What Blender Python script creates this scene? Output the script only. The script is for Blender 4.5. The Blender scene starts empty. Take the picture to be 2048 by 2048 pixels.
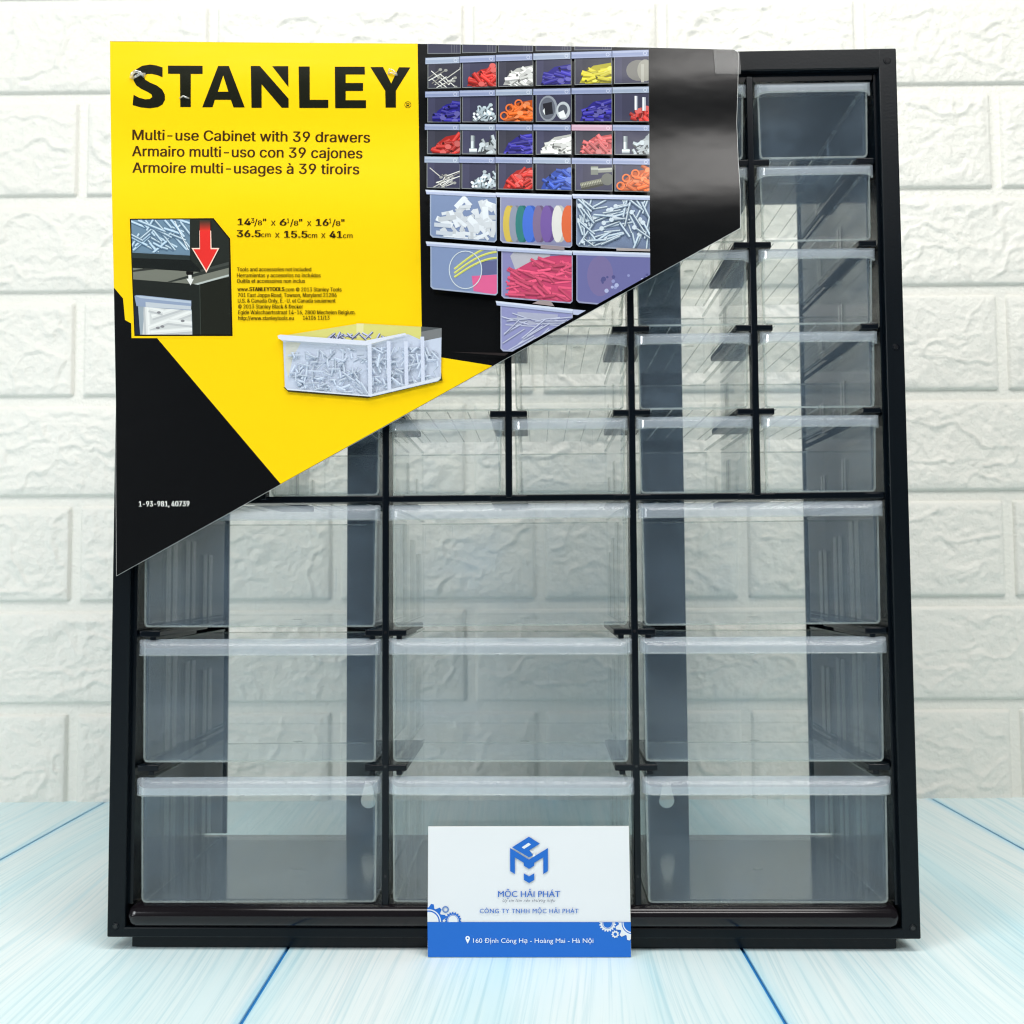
import bpy, bmesh, math, random
import numpy as np
from mathutils import Vector, Matrix, Euler

S = 0.001                                   # everything below is measured in millimetres
sc = bpy.context.scene
COL = sc.collection

# ------------------------------------------------------------------ camera
pitch, yaw, roll = math.radians(3.3), math.radians(0.5), math.radians(0.35)
fw = Vector((-math.sin(yaw)*math.cos(pitch), math.cos(yaw)*math.cos(pitch), math.sin(pitch)))
r0 = Vector((math.cos(yaw), math.sin(yaw), 0)); u0 = r0.cross(fw)
rt = r0*math.cos(roll) - u0*math.sin(roll); up = u0*math.cos(roll) + r0*math.sin(roll)
cd = bpy.data.cameras.new('camera'); cam = bpy.data.objects.new('camera', cd); COL.objects.link(cam)
cam.matrix_world = Matrix(((rt.x, up.x, -fw.x, 3*S), (rt.y, up.y, -fw.y, -479*S), (rt.z, up.z, -fw.z, 170*S), (0, 0, 0, 1)))
cd.sensor_width = 36; cd.lens = 2090/2048*36; cd.clip_start = 0.01; cd.clip_end = 50
cd.dof.use_dof = True; cd.dof.focus_distance = 0.478; cd.dof.aperture_fstop = 20
sc.camera = cam

# ------------------------------------------------------------------ world and lamps
w = bpy.data.worlds.new('World'); sc.world = w; w.use_nodes = True
bg = w.node_tree.nodes['Background']; bg.inputs[0].default_value = (0.88, 0.95, 1.0, 1); bg.inputs[1].default_value = 0.12

def area(name, loc, target, sx, sy, power, color, spread=180):
    l = bpy.data.lights.new(name, 'AREA'); l.shape = 'RECTANGLE'; l.size = sx; l.size_y = sy
    l.energy = power; l.color = color; l.spread = math.radians(spread)
    o = bpy.data.objects.new(name, l); COL.objects.link(o); o.location = loc
    o.rotation_euler = (Vector(target) - Vector(loc)).to_track_quat('-Z', 'Y').to_euler()
    return o
area('ceiling_lamp', (0.05, -0.42, 1.15), (0.0, -0.02, 0.0), 1.3, 0.36, 11.6, (1.0, 0.99, 0.95))
area('front_lamp', (0.62, -1.35, 1.36), (0.0, 0.0, 0.25), 0.95, 0.24, 9.0, (1.0, 0.97, 0.94))
area('fill_lamp', (-1.75, -1.25, 0.75), (0.0, 0.0, 0.15), 0.6, 0.8, 17.0, (0.93, 0.97, 1.0))

sc.view_settings.view_transform = 'Standard'; sc.view_settings.look = 'None'
sc.view_settings.exposure = 0.07; sc.view_settings.gamma = 1.0
sc.cycles.transparent_max_bounces = 48; sc.cycles.max_bounces = 10
sc.cycles.caustics_reflective = False; sc.cycles.caustics_refractive = False
sc.cycles.use_denoising = True; sc.cycles.pixel_filter_type = 'BLACKMAN_HARRIS'; sc.cycles.filter_width = 1.2

# ------------------------------------------------------------------ materials
def new_mat(name):
    m = bpy.data.materials.new(name); m.use_nodes = True
    nt = m.node_tree; nt.nodes.clear()
    out = nt.nodes.new('ShaderNodeOutputMaterial')
    return m, nt, nt.nodes, nt.links, out
def N(nt, t, **kw):
    n = nt.nodes.new(t)
    for k, v in kw.items():
        if k in n.inputs: n.inputs[k].default_value = v
        else: setattr(n, k, v)
    return n
def ramp(nt, fac, stops):
    r = nt.nodes.new('ShaderNodeValToRGB')
    while len(r.color_ramp.elements) > 1: r.color_ramp.elements.remove(r.color_ramp.elements[-1])
    for i, (p, c) in enumerate(stops):
        e = r.color_ramp.elements[0] if i == 0 else r.color_ramp.elements.new(p)
        e.position = p; e.color = c if len(c) == 4 else (*c, 1)
    nt.links.new(fac, r.inputs[0]); return r
def objcoord(nt, scale=(1, 1, 1)):
    tc = nt.nodes.new('ShaderNodeTexCoord'); mp = nt.nodes.new('ShaderNodeMapping')
    mp.inputs['Scale'].default_value = scale
    nt.links.new(tc.outputs['Object'], mp.inputs['Vector']); return mp.outputs['Vector']
def math_(nt, op, a, b=None, clamp=False):
    n = nt.nodes.new('ShaderNodeMath'); n.operation = op; n.use_clamp = clamp
    for i, v in enumerate((a, b)):
        if v is None: continue
        if isinstance(v, (int, float)): n.inputs[i].default_value = v
        else: nt.links.new(v, n.inputs[i])
    return n.outputs[0]

def plastic(name, col, rough, bump=0.0, bscale=900, rvar=0.06, spec=0.5):
    m, nt, nd, L, out = new_mat(name)
    b = N(nt, 'ShaderNodeBsdfPrincipled', **{'Base Color': (*col, 1), 'Roughness': rough})
    b.inputs['Specular IOR Level'].default_value = spec
    n = N(nt, 'ShaderNodeTexNoise', Scale=22.0, Detail=5.0); L.new(objcoord(nt), n.inputs['Vector'])
    r = N(nt, 'ShaderNodeMapRange', **{'To Min': max(0.02, rough - rvar), 'To Max': rough + rvar})
    L.new(n.outputs['Fac'], r.inputs['Value']); L.new(r.outputs[0], b.inputs['Roughness'])
    if bump:
        f = N(nt, 'ShaderNodeTexNoise', Scale=float(bscale), Detail=2.0); L.new(objcoord(nt), f.inputs['Vector'])
        bp = N(nt, 'ShaderNodeBump', Strength=bump, Distance=0.0002); L.new(f.outputs['Fac'], bp.inputs['Height'])
        L.new(bp.outputs[0], b.inputs['Normal'])
    L.new(b.outputs[0], out.inputs[0]); return m

def clear_plastic(name, tint, haze, haze_col, rough, gloss=0.04, graze=0.45, vary=0.35, trans=0.5, smudge=0.0):
    m, nt, nd, L, out = new_mat(name)
    tr = N(nt, 'ShaderNodeBsdfTransparent', Color=(*tint, 1))
    df = N(nt, 'ShaderNodeBsdfDiffuse', Color=(*haze_col, 1)); tl = N(nt, 'ShaderNodeBsdfTranslucent', Color=(*haze_col, 1))
    dm = N(nt, 'ShaderNodeMixShader', Fac=trans); L.new(df.outputs[0], dm.inputs[1]); L.new(tl.outputs[0], dm.inputs[2])
    n = N(nt, 'ShaderNodeTexNoise', Scale=45.0, Detail=6.0, Roughness=0.62); L.new(objcoord(nt), n.inputs['Vector'])
    hz = N(nt, 'ShaderNodeMapRange', **{'From Min': 0.3, 'From Max': 0.7, 'To Min': haze*(1-vary), 'To Max': haze*(1+vary)})
    L.new(n.outputs['Fac'], hz.inputs['Value'])
    hzo = hz.outputs[0]
    if smudge:                                # wiping marks and fine scuffs
        oi = nt.nodes.new('ShaderNodeObjectInfo'); cx = nt.nodes.new('ShaderNodeCombineXYZ'); tc = nt.nodes.new('ShaderNodeTexCoord')
        L.new(math_(nt, 'MULTIPLY', oi.outputs['Random'], 9.0), cx.inputs[0]); L.new(math_(nt, 'MULTIPLY', oi.outputs['Random'], 5.0), cx.inputs[2])
        va = nt.nodes.new('ShaderNodeVectorMath'); va.operation = 'ADD'; L.new(tc.outputs['Object'], va.inputs[0]); L.new(cx.outputs[0], va.inputs[1])
        for sc_, lo, hi, rot, amt in (((14, 14, 30), .58, .80, .5, smudge), ((900, 25, 30), .66, .80, .9, smudge*1.6), ((30, 25, 800), .68, .82, .35, smudge*1.6)):
            mp = nt.nodes.new('ShaderNodeMapping'); mp.inputs['Scale'].default_value = sc_; mp.inputs['Rotation'].default_value = (0, rot, 0)
            L.new(va.outputs[0], mp.inputs[0]); ns = N(nt, 'ShaderNodeTexNoise', Scale=1.0, Detail=4.0); L.new(mp.outputs[0], ns.inputs['Vector'])
            mr = N(nt, 'ShaderNodeMapRange', **{'From Min': lo, 'From Max': hi, 'To Min': 0.0, 'To Max': amt}); L.new(ns.outputs['Fac'], mr.inputs['Value'])
            hzo = math_(nt, 'ADD', hzo, mr.outputs[0])
    m1 = N(nt, 'ShaderNodeMixShader'); L.new(hzo, m1.inputs[0]); L.new(tr.outputs[0], m1.inputs[1]); L.new(dm.outputs[0], m1.inputs[2])
    gl = N(nt, 'ShaderNodeBsdfGlossy', Roughness=rough, Color=(1, 1, 1, 1))
    lw = N(nt, 'ShaderNodeLayerWeight', Blend=0.5)
    geo = N(nt, 'ShaderNodeNewGeometry')
    p = math_(nt, 'POWER', lw.outputs['Facing'], 4.0)
    p = math_(nt, 'MULTIPLY', p, graze); p = math_(nt, 'ADD', p, gloss)
    fr = math_(nt, 'SUBTRACT', 1.0, geo.outputs['Backfacing']); p = math_(nt, 'MULTIPLY', p, fr)
    m2 = N(nt, 'ShaderNodeMixShader'); L.new(p, m2.inputs[0]); L.new(m1.outputs[0], m2.inputs[1]); L.new(gl.outputs[0], m2.inputs[2])
    L.new(m2.outputs[0], out.inputs[0]); return m

M_FRAME = plastic('black_textured_plastic', (0.0018, 0.004, 0.0065), 0.34, bump=0.2, spec=0.2)
M_SHELL = plastic('black_smooth_plastic', (0.0015, 0.0035, 0.0065), 0.22, rvar=0.05, spec=0.24)
M_FLOOR = plastic('black_glossy_plastic', (0.035, 0.033, 0.026), 0.14, spec=1.0)  # base lifted to grey to stand in for the wall's reflection
M_TOP = plastic('black_matt_plastic', (0.003, 0.005, 0.008), 0.42, rvar=0.05, spec=0.3)
M_BAR = plastic('black_satin_plastic', (0.007, 0.0055, 0.007), 0.13, bump=0.02, spec=0.38, rvar=0.02)
M_SCREW = plastic('black_screw', (0.01, 0.01, 0.012), 0.15)
M_BODY = clear_plastic('clear_drawer_plastic', (0.992, 0.994, 0.981), 0.066, (0.54, 0.72, 0.95), 0.10, gloss=0.03, vary=0.3, smudge=0.10)
M_RIB = clear_plastic('drawer_divider_plastic', (0.975, 0.975, 0.965), 0.06, (0.60, 0.68, 0.72), 0.12)
M_EDGE = clear_plastic('rib_and_bright_edge_plastic', (0.94, 0.95, 0.92), 0.26, (0.74, 0.80, 0.80), 0.15)  # milky: edge highlights put into the colour, shared with the real ribs
M_HANDLE = clear_plastic('milky_handle_plastic', (0.98, 0.99, 1.0), 0.24, (0.84, 0.91, 0.99), 0.14, gloss=0.15, graze=0.5, vary=0.05, trans=0.35)
M_TAPE = clear_plastic('clear_tape', (0.97, 0.97, 0.97), 0.035, (0.7, 0.75, 0.75), 0.30, gloss=0.03)

def print_mat(name, rough, coat):
    m, nt, nd, L, out = new_mat(name)
    a = N(nt, 'ShaderNodeVertexColor', layer_name='Col')
    b = N(nt, 'ShaderNodeBsdfPrincipled', Roughness=rough)
    n = N(nt, 'ShaderNodeTexNoise', Scale=380.0, Detail=3.0); L.new(objcoord(nt), n.inputs['Vector'])
    bp = N(nt, 'ShaderNodeBump', Strength=0.05, Distance=0.0002); L.new(n.outputs['Fac'], bp.inputs['Height']); n2 = N(nt, 'ShaderNodeTexNoise', Scale=16.0, Detail=3.0); L.new(objcoord(nt, (1, 1, 1.8)), n2.inputs['Vector'])
    b2 = N(nt, 'ShaderNodeBump', Strength=0.5, Distance=0.0012); L.new(n2.outputs['Fac'], b2.inputs['Height']); L.new(bp.outputs[0], b2.inputs['Normal']); L.new(b2.outputs[0], b.inputs['Normal'])
    b.inputs['Specular IOR Level'].default_value = coat
    L.new(a.outputs[0], b.inputs['Base Color']); L.new(b.outputs[0], out.inputs[0]); return m
M_PRINT = print_mat('glossy_print', 0.25, 0.40)
M_MATTE = print_mat('matte_print', 0.55, 0.3)
M_PAPER = plastic('paper_board', (0.78, 0.78, 0.76), 0.6)

def foam_mat():
    m, nt, nd, L, out = new_mat('white_embossed_foam')
    b = N(nt, 'ShaderNodeBsdfPrincipled', **{'Base Color': (0.83, 0.83, 0.80, 1), 'Roughness': 0.33})
    v = objcoord(nt)
    n1 = N(nt, 'ShaderNodeTexNoise', Scale=260.0, Detail=6.0, Roughness=0.65); L.new(v, n1.inputs['Vector'])
    n2 = N(nt, 'ShaderNodeTexNoise', Scale=700.0, Detail=2.0); L.new(v, n2.inputs['Vector'])
    a = math_(nt, 'MULTIPLY', n2.outputs['Fac'], 0.25); a = math_(nt, 'ADD', n1.outputs['Fac'], a)
    bp = N(nt, 'ShaderNodeBump', Strength=0.7, Distance=0.0018); L.new(a, bp.inputs['Height']); L.new(bp.outputs[0], b.inputs['Normal'])
    n3 = N(nt, 'ShaderNodeTexNoise', Scale=4.0, Detail=4.0); L.new(v, n3.inputs['Vector'])
    cr = ramp(nt, n3.outputs['Fac'], [(0.3, (0.82, 0.81, 0.755)), (0.7, (0.87, 0.86, 0.81))]); L.new(cr.outputs[0], b.inputs['Base Color'])
    L.new(b.outputs[0], out.inputs[0]); return m
M_FOAM = foam_mat()

def plank_mat():
    m, nt, nd, L, out = new_mat('pale_blue_washed_wood')
    b = N(nt, 'ShaderNodeBsdfPrincipled', Roughness=0.5); b.inputs['Specular IOR Level'].default_value = 0.3
    tc = nt.nodes.new('ShaderNodeTexCoord'); oi = nt.nodes.new('ShaderNodeObjectInfo')
    off = nt.nodes.new('ShaderNodeCombineXYZ'); L.new(math_(nt, 'MULTIPLY', oi.outputs['Random'], 37.0), off.inputs[1])
    L.new(math_(nt, 'MULTIPLY', oi.outputs['Random'], 11.0), off.inputs[0])
    ad = nt.nodes.new('ShaderNodeVectorMath'); ad.operation = 'ADD'; L.new(tc.outputs['Object'], ad.inputs[0]); L.new(off.outputs[0], ad.inputs[1])
    # slow sideways warp so the grain lines bend
    wn = N(nt, 'ShaderNodeTexNoise', Scale=1.0, Detail=2.0)
    mpw = nt.nodes.new('ShaderNodeMapping'); mpw.inputs['Scale'].default_value = (5, 1.5, 1); L.new(ad.outputs[0], mpw.inputs[0]); L.new(mpw.outputs[0], wn.inputs['Vector'])
    wx = nt.nodes.new('ShaderNodeCombineXYZ'); L.new(math_(nt, 'MULTIPLY', wn.outputs['Fac'], 0.075), wx.inputs[0])
    a2 = nt.nodes.new('ShaderNodeVectorMath'); a2.operation = 'ADD'; L.new(ad.outputs[0], a2.inputs[0]); L.new(wx.outputs[0], a2.inputs[1])
    def streak(sx, sy, det, rough=0.6):
        mp = nt.nodes.new('ShaderNodeMapping'); mp.inputs['Scale'].default_value = (sx, sy, 1); L.new(a2.outputs[0], mp.inputs[0])
        n = N(nt, 'ShaderNodeTexNoise', Scale=1.0, Detail=det, Roughness=rough); L.new(mp.outputs[0], n.inputs['Vector']); return n.outputs['Fac']
    fine = streak(620, 7, 3.0); mid = streak(150, 3.0, 4.0); broad = streak(15, 0.9, 5.0)
    base = ramp(nt, broad, [(0.28, (0.50, 0.79, 0.88)), (0.42, (0.72, 0.88, 0.91)), (0.56, (0.81, 0.90, 0.91)), (0.75, (0.87, 0.90, 0.90))])
    midr = ramp(nt, mid, [(0.26, (0.50, 0.78, 0.88)), (0.42, (0.92, 0.97, 0.98)), (0.7, (1, 1, 1))])
    finr = ramp(nt, fine, [(0.32, (0.70, 0.82, 0.86)), (0.52, (0.99, 0.99, 0.99)), (0.8, (1, 1, 1))])
    def mul(c1, c2, f=1.0):
        mx = nt.nodes.new('ShaderNodeMixRGB'); mx.blend_type = 'MULTIPLY'; mx.inputs[0].default_value = f
        L.new(c1, mx.inputs[1]); L.new(c2, mx.inputs[2]); return mx.outputs[0]
    c = mul(mul(base.outputs[0], midr.outputs[0], 0.55), finr.outputs[0], 0.75)
    # the print is bluer along the plank edges
    sx = nt.nodes.new('ShaderNodeSeparateXYZ'); L.new(tc.outputs['Object'], sx.inputs[0])
    d = math_(nt, 'ABSOLUTE', sx.outputs[0]); d = math_(nt, 'SUBTRACT', 0.1030, d)
    en = math_(nt, 'MULTIPLY', math_(nt, 'SUBTRACT', broad, 0.25), 0.03); d = math_(nt, 'DIVIDE', d, math_(nt, 'MAXIMUM', en, 0.003))
    edge = math_(nt, 'SUBTRACT', 1.0, d, clamp=True); edge = math_(nt, 'POWER', edge, 2.2)
    mx = nt.nodes.new('ShaderNodeMixRGB'); L.new(math_(nt, 'MULTIPLY', edge, 0.6), mx.inputs[0]); L.new(c, mx.inputs[1]); mx.inputs[2].default_value = (0.18, 0.62, 0.86, 1)
    L.new(mx.outputs[0], b.inputs['Base Color'])
    bp = N(nt, 'ShaderNodeBump', Strength=0.12, Distance=0.0004); L.new(fine, bp.inputs['Height']); L.new(bp.outputs[0], b.inputs['Normal'])
    L.new(b.outputs[0], out.inputs[0]); return m
M_PLANK = plank_mat()
M_SEAM = plastic('blue_joint', (0.02, 0.22, 0.55), 0.5)

# ------------------------------------------------------------------ mesh helpers (input in mm)
def link(name, me, parent=None, kind=None, **props):
    o = bpy.data.objects.new(name, me); COL.objects.link(o)
    if parent is not None: o.parent = parent
    if kind: o['kind'] = kind
    for k, v in props.items(): o[k] = v
    return o
def bm_done(bm, name, mats, smooth=False, scale=True):
    if scale: bmesh.ops.scale(bm, vec=(S, S, S), verts=bm.verts)
    me = bpy.data.meshes.new(name); bm.to_mesh(me); bm.free()
    for m in (mats if isinstance(mats, (list, tuple)) else [mats]): me.materials.append(m)
    if smooth: me.shade_smooth()
    return me
def box(bm, x0, x1, y0, y1, z0, z1, bevel=0.0, mi=0, seg=2):
    v = [bm.verts.new((x, y, z)) for x in (x0, x1) for y in (y0, y1) for z in (z0, z1)]
    fs = [bm.faces.new([v[i] for i in q]) for q in ((0, 1, 3, 2), (4, 6, 7, 5), (0, 4, 5, 1), (2, 3, 7, 6), (0, 2, 6, 4), (1, 5, 7, 3))]
    for f in fs: f.material_index = mi
    if bevel:
        es = list({e for f in fs for e in f.edges})
        r = bmesh.ops.bevel(bm, geom=es, offset=bevel, segments=seg, profile=0.5, affect='EDGES')
        for f in r['faces']: f.material_index = mi; f.smooth = True
    return fs
def disc(bm, c, r, h, n=20, axis='Y', mi=0):
    """a short cylinder with its top towards -Y (or +Z)"""
    ring0, ring1 = [], []
    for i in range(n):
        a = 2*math.pi*i/n; p, q = r*math.cos(a), r*math.sin(a)
        if axis == 'Y': ring0.append(bm.verts.new((c[0]+p, c[1], c[2]+q))); ring1.append(bm.verts.new((c[0]+p*.85, c[1]-h, c[2]+q*.85)))
        else: ring0.append(bm.verts.new((c[0]+p, c[1]+q, c[2]))); ring1.append(bm.verts.new((c[0]+p*.85, c[1]+q*.85, c[2]+h)))
    for i in range(n):
        f = bm.faces.new((ring0[i], ring0[(i+1) % n], ring1[(i+1) % n], ring1[i])); f.material_index = mi; f.smooth = True
    f = bm.faces.new(ring1); f.material_index = mi
    bm.faces.new(list(reversed(ring0))).material_index = mi
def prism(bm, pts, y0, y1, mi=0):
    """2-D outline (x,z) extruded along y"""
    a = [bm.verts.new((p[0], y0, p[1])) for p in pts]; b = [bm.verts.new((p[0], y1, p[1])) for p in pts]
    n = len(pts); fs = [bm.faces.new(a), bm.faces.new(list(reversed(b)))]
    for i in range(n): fs.append(bm.faces.new((a[i], b[i], b[(i+1) % n], a[(i+1) % n])))
    for f in fs: f.material_index = mi
    bmesh.ops.recalc_face_normals(bm, faces=fs); return fs

# ------------------------------------------------------------------ table: planks over a blue under-sheet
bm = bmesh.new(); box(bm, -1340, 1340, -900, 330, -8, -1.3)
table = link('tabletop', bm_done(bm, 'tabletop', M_SEAM), kind='structure')
bm = bmesh.new(); box(bm, -102.1, 102.1, -900, 330, -1.25, 0, bevel=0.25, seg=2)
plank_me = bm_done(bm, 'plank', M_PLANK)
for i in range(-6, 7):
    p = link('plank', plank_me, table); p.location = ((-1.6 + 205.8*i)*S, 0, 0)

# ------------------------------------------------------------------ wall of embossed white foam bricks
rs = np.random.RandomState(5)
LAT = rs.rand(64, 64)
def vnoise(x, y):
    xi = np.floor(x).astype(int); yi = np.floor(y).astype(int); fx = x-xi; fy = y-yi
    fx = fx*fx*(3-2*fx); fy = fy*fy*(3-2*fy); g = lambda a, b: LAT[a % 64, b % 64]
    return (g(xi, yi)*(1-fx)+g(xi+1, yi)*fx)*(1-fy)+(g(xi, yi+1)*(1-fx)+g(xi+1, yi+1)*fx)*fy
def relief(x, z, seed):
    x = x+seed*131.7; z = z+seed*57.3
    wx = x+14*vnoise(x/23, z/19)+5*vnoise(x/8, z/8+9); wz = z+14*vnoise(x/21+7, z/18+3)+5*vnoise(x/8+4, z/8)
    h = 1.1*vnoise(wx/34, wz/17)
    r1 = 1-np.abs(2*vnoise(wx/33+11, wz/17+5)-1)          # long creases
    h += 1.25*np.clip((r1-0.82)/0.18, 0, 1)**1.4
    r2 = 1-np.abs(2*vnoise(wx/15+31, wz/9+15)-1)
    h += 0.60*np.clip((r2-0.66)/0.34, 0, 1)**1.3
    r3 = 1-np.abs(2*vnoise(wx/7.5+3, wz/5+45)-1)
    h += 0.34*r3**2
    h += 0.8*vnoise(wx/5.8, wz/4.4)+0.45*vnoise(x/2.9+3, z/2.6)
    return h
WY = 316.0
bm = bmesh.new(); box(bm, -1350, 1350, WY, WY+40, -8, 1190)
wall = link('wall', bm_done(bm, 'wall', M_FOAM), kind='structure')
rowz = [-9, 69, 146, 226, 303, 384, 460, 542, 618, 698, 776, 855, 933, 1012, 1090, 1168]
patA = [-337, -138, 17, 171]; patB = [-236, -36, 115, 269]
bseed = 0
for ri in range(len(rowz)-1):
    z0, z1 = rowz[ri]+3.6, rowz[ri+1]-3.6
    pat = patA if ri % 2 == 0 else patB
    js = sorted(p+709*k for k in (-2, -1, 0, 1, 2) for p in pat); js = [j for j in js if -1260 < j < 1260]
    for a, b in zip(js[:-1], js[1:]):
        bseed += 1
        x0, x1 = a+3.4, b-3.4; near = abs((a+b)/2) < 560 and rowz[ri] < 700
        st = 1.35 if near else 6.0
        nx = int((x1-x0)/st)+1; nz = int((z1-z0)/st)+1
        xs = np.linspace(x0, x1, nx); zs = np.linspace(z0, z1, nz); X, Z = np.meshgrid(xs, zs)
        rag = 1.3*(vnoise(X/9+bseed, Z/9)-.5)
        d = np.minimum(np.minimum(X-x0, x1-X), np.minimum(Z-z0, z1-Z))+0*rag
        e = np.clip(d/2.6, 0, 1); e = np.sqrt(1-(1-e)**2)
        inner = np.clip((d-2.0)/5.0, 0, 1)
        H = e*2.7+inner*(relief(X, Z, (bseed*7) % 23)-0.9)*1.12
        Y = WY-0.02-H; Y[d <= 0.001] = WY+0.6
        co = np.stack([X, Y, Z], -1).reshape(-1, 3)*S
        idx = np.arange(nx*nz).reshape(nz, nx)
        q = np.stack([idx[:-1, :-1], idx[:-1, 1:], idx[1:, 1:], idx[1:, :-1]], -1).reshape(-1, 4)
        me = bpy.data.meshes.new('brick'); me.vertices.add(len(co)); me.vertices.foreach_set('co', co.ravel())
        me.loops.add(q.size); me.loops.foreach_set('vertex_index', q.ravel().astype(np.int32))
        me.polygons.add(len(q)); me.polygons.foreach_set('loop_start', np.arange(0, q.size, 4, dtype=np.int32))
        me.update(calc_edges=True); me.validate(); me.materials.append(M_FOAM); me.shade_smooth()
        link('brick', me, wall)

# ------------------------------------------------------------------ cabinet
PSI = -math.radians(0.9)
cab = bpy.data.objects.new('storage_cabinet', None); COL.objects.link(cab); cab.rotation_euler = (0, 0, PSI)
cab['label'] = 'black plastic storage cabinet of clear pull-out drawers standing on the pale blue planks'; cab['category'] = 'storage cabinet'
XL, XR, ZB, ZT = -186.0, 179.6, 6.0, 413.3
IXL, IXR, IZB, IZT = -177.6, 171.2, 20.5, 403.6
DEP = 128.0
colx_b = [-173.6, -59.6, 54.4, 168.4]; colx_s = [-173.6, -116.6, -59.6, -2.6, 54.4, 111.4, 168.4]
rows_s = [204.2, 243.3, 282.3, 321.3, 360.4, 399.6]; rows_b = [20.8, 81.3, 142.6, 204.2]

# flat rim
bm = bmesh.new()
box(bm, XL, IXL, 0, 9, ZB, ZT, 0.7); box(bm, IXR, XR, 0, 9, ZB, ZT, 0.7)
box(bm, IXL-1, IXR+1, 0.05, 9, IZT, ZT-0.04, 0.6); box(bm, IXL-1, IXR+1, 0.05, 9, ZB+0.04, 10.6, 0.6)
link('frame', bm_done(bm, 'frame', M_FRAME), cab)
# shell: sides, top and bottom panels
for nm, a in (('side_panel', (XL+0.6, XL+3.6, 9, DEP, ZB+0.5, ZT-0.5)), ('side_panel', (XR-3.6, XR-0.6, 9, DEP, ZB+0.5, ZT-0.5)),
              ('top_panel', (XL+3.6, XR-3.6, 9, DEP, ZT-3.6, ZT-0.5)), ('bottom_panel', (XL+3.6, XR-3.6, 9, DEP, ZB+0.5, 20.2))):
    bm = bmesh.new(); box(bm, *a, 0.3); link(nm, bm_done(bm, nm, M_TOP if nm == 'top_panel' else M_FLOOR if nm == 'bottom_panel' else M_SHELL), cab)
# sloping inner lining between the rim and the openings
bm = bmesh.new()
for (x0, x1) in ((IXL, -175.4), (IXR, 169.6)):
    s = sorted((x0, x1)); box(bm, s[0], s[1], 3.2, 22, 20, IZT+1)
box(bm, -174.2, 169.0, 3.2, 20, 399.8, IZT+1)
link('inner_lining', bm_done(bm, 'inner_lining', M_SHELL), cab)
# back: side and top flanges and two wall-mounting straps with keyholes
bm = bmesh.new()
box(bm, XL+3.6, -169.4, DEP-2, DEP, 21.4, ZT-3.6); box(bm, 164.0, XR-3.6, DEP-2, DEP, 21.4, ZT-3.6)
box(bm, -169.4, 164.0, DEP-2, DEP, 384.8, ZT-3.6)
link('back_frame', bm_done(bm, 'back_frame', M_SHELL), cab)
def strap(x0, x1, kx):
    """upright strap with real keyhole openings, built round the holes"""
    bm = bmesh.new()
    holes = [(42.0, 12.0)]
    zc = 20.2
    for hz, hh in holes:
        box(bm, x0, x1, DEP-2, DEP, zc, hz-hh)
        # block with keyhole: fan of quads between the square edge and the keyhole outline
        out = []
        for i in range(28):
            a = math.pi/2 + 2*math.pi*i/28
            px, pz = 4.4*math.cos(a), -2.5+4.4*math.sin(a)
            if math.sin(a) > 0.62: px = px*0.62; pz = 8.5-abs(px)*0.5
            out.append((kx+px, hz+pz))
        sq = []
        for i in range(28):
            a = math.pi/2 + 2*math.pi*i/28; c, s_ = math.cos(a), math.sin(a)
            hx0, hx1 = x0-kx, x1-kx; t = 1e9
            if c > 1e-6: t = min(t, hx1/c)
            if c < -1e-6: t = min(t, hx0/c)
            if s_ > 1e-6: t = min(t, hh/s_)
            if s_ < -1e-6: t = min(t, -hh/s_)
            sq.append((kx+t*c, hz+t*s_))
        corners = [(x1, hz+hh), (x0, hz+hh), (x0, hz-hh), (x1, hz-hh)]
        for y in (DEP-2, DEP):
            vo = [bm.verts.new((p[0], y, p[1])) for p in out]; vs = [bm.verts.new((p[0], y, p[1])) for p in sq]
            for i in range(28):
                j = (i+1) % 28
                pts = [vo[i], vs[i]]
                for cx, cz in corners:
                    a, b_ = sq[i], sq[j]
                    if (abs(a[0]-cx) < 1e-6 or abs(a[1]-cz) < 1e-6) and (abs(b_[0]-cx) < 1e-6 or abs(b_[1]-cz) < 1e-6) and abs(a[0]-b_[0]) > 1e-6 and abs(a[1]-b_[1]) > 1e-6:
                        pts.append(bm.verts.new((cx, y, cz)))
                pts += [vs[j], vo[j]]; bm.faces.new(pts)
        zc = hz+hh
    box(bm, x0, x1, DEP-2, DEP, zc, 384.8)
    bmesh.ops.recalc_face_normals(bm, faces=bm.faces)
    link('back_strap', bm_done(bm, 'back_strap', M_SHELL), cab)
strap(-100.2, -76, -87.8); strap(70.4, 95.2, 82.9)
# rounded bottom bar
bm = bmesh.new(); box(bm, IXL+0.6, IXR-0.4, -2.3, 14, 10.3, 20.4, bevel=4.8, seg=12)
link('bottom_bar', bm_done(bm, 'bottom_bar', M_BAR), cab)
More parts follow.
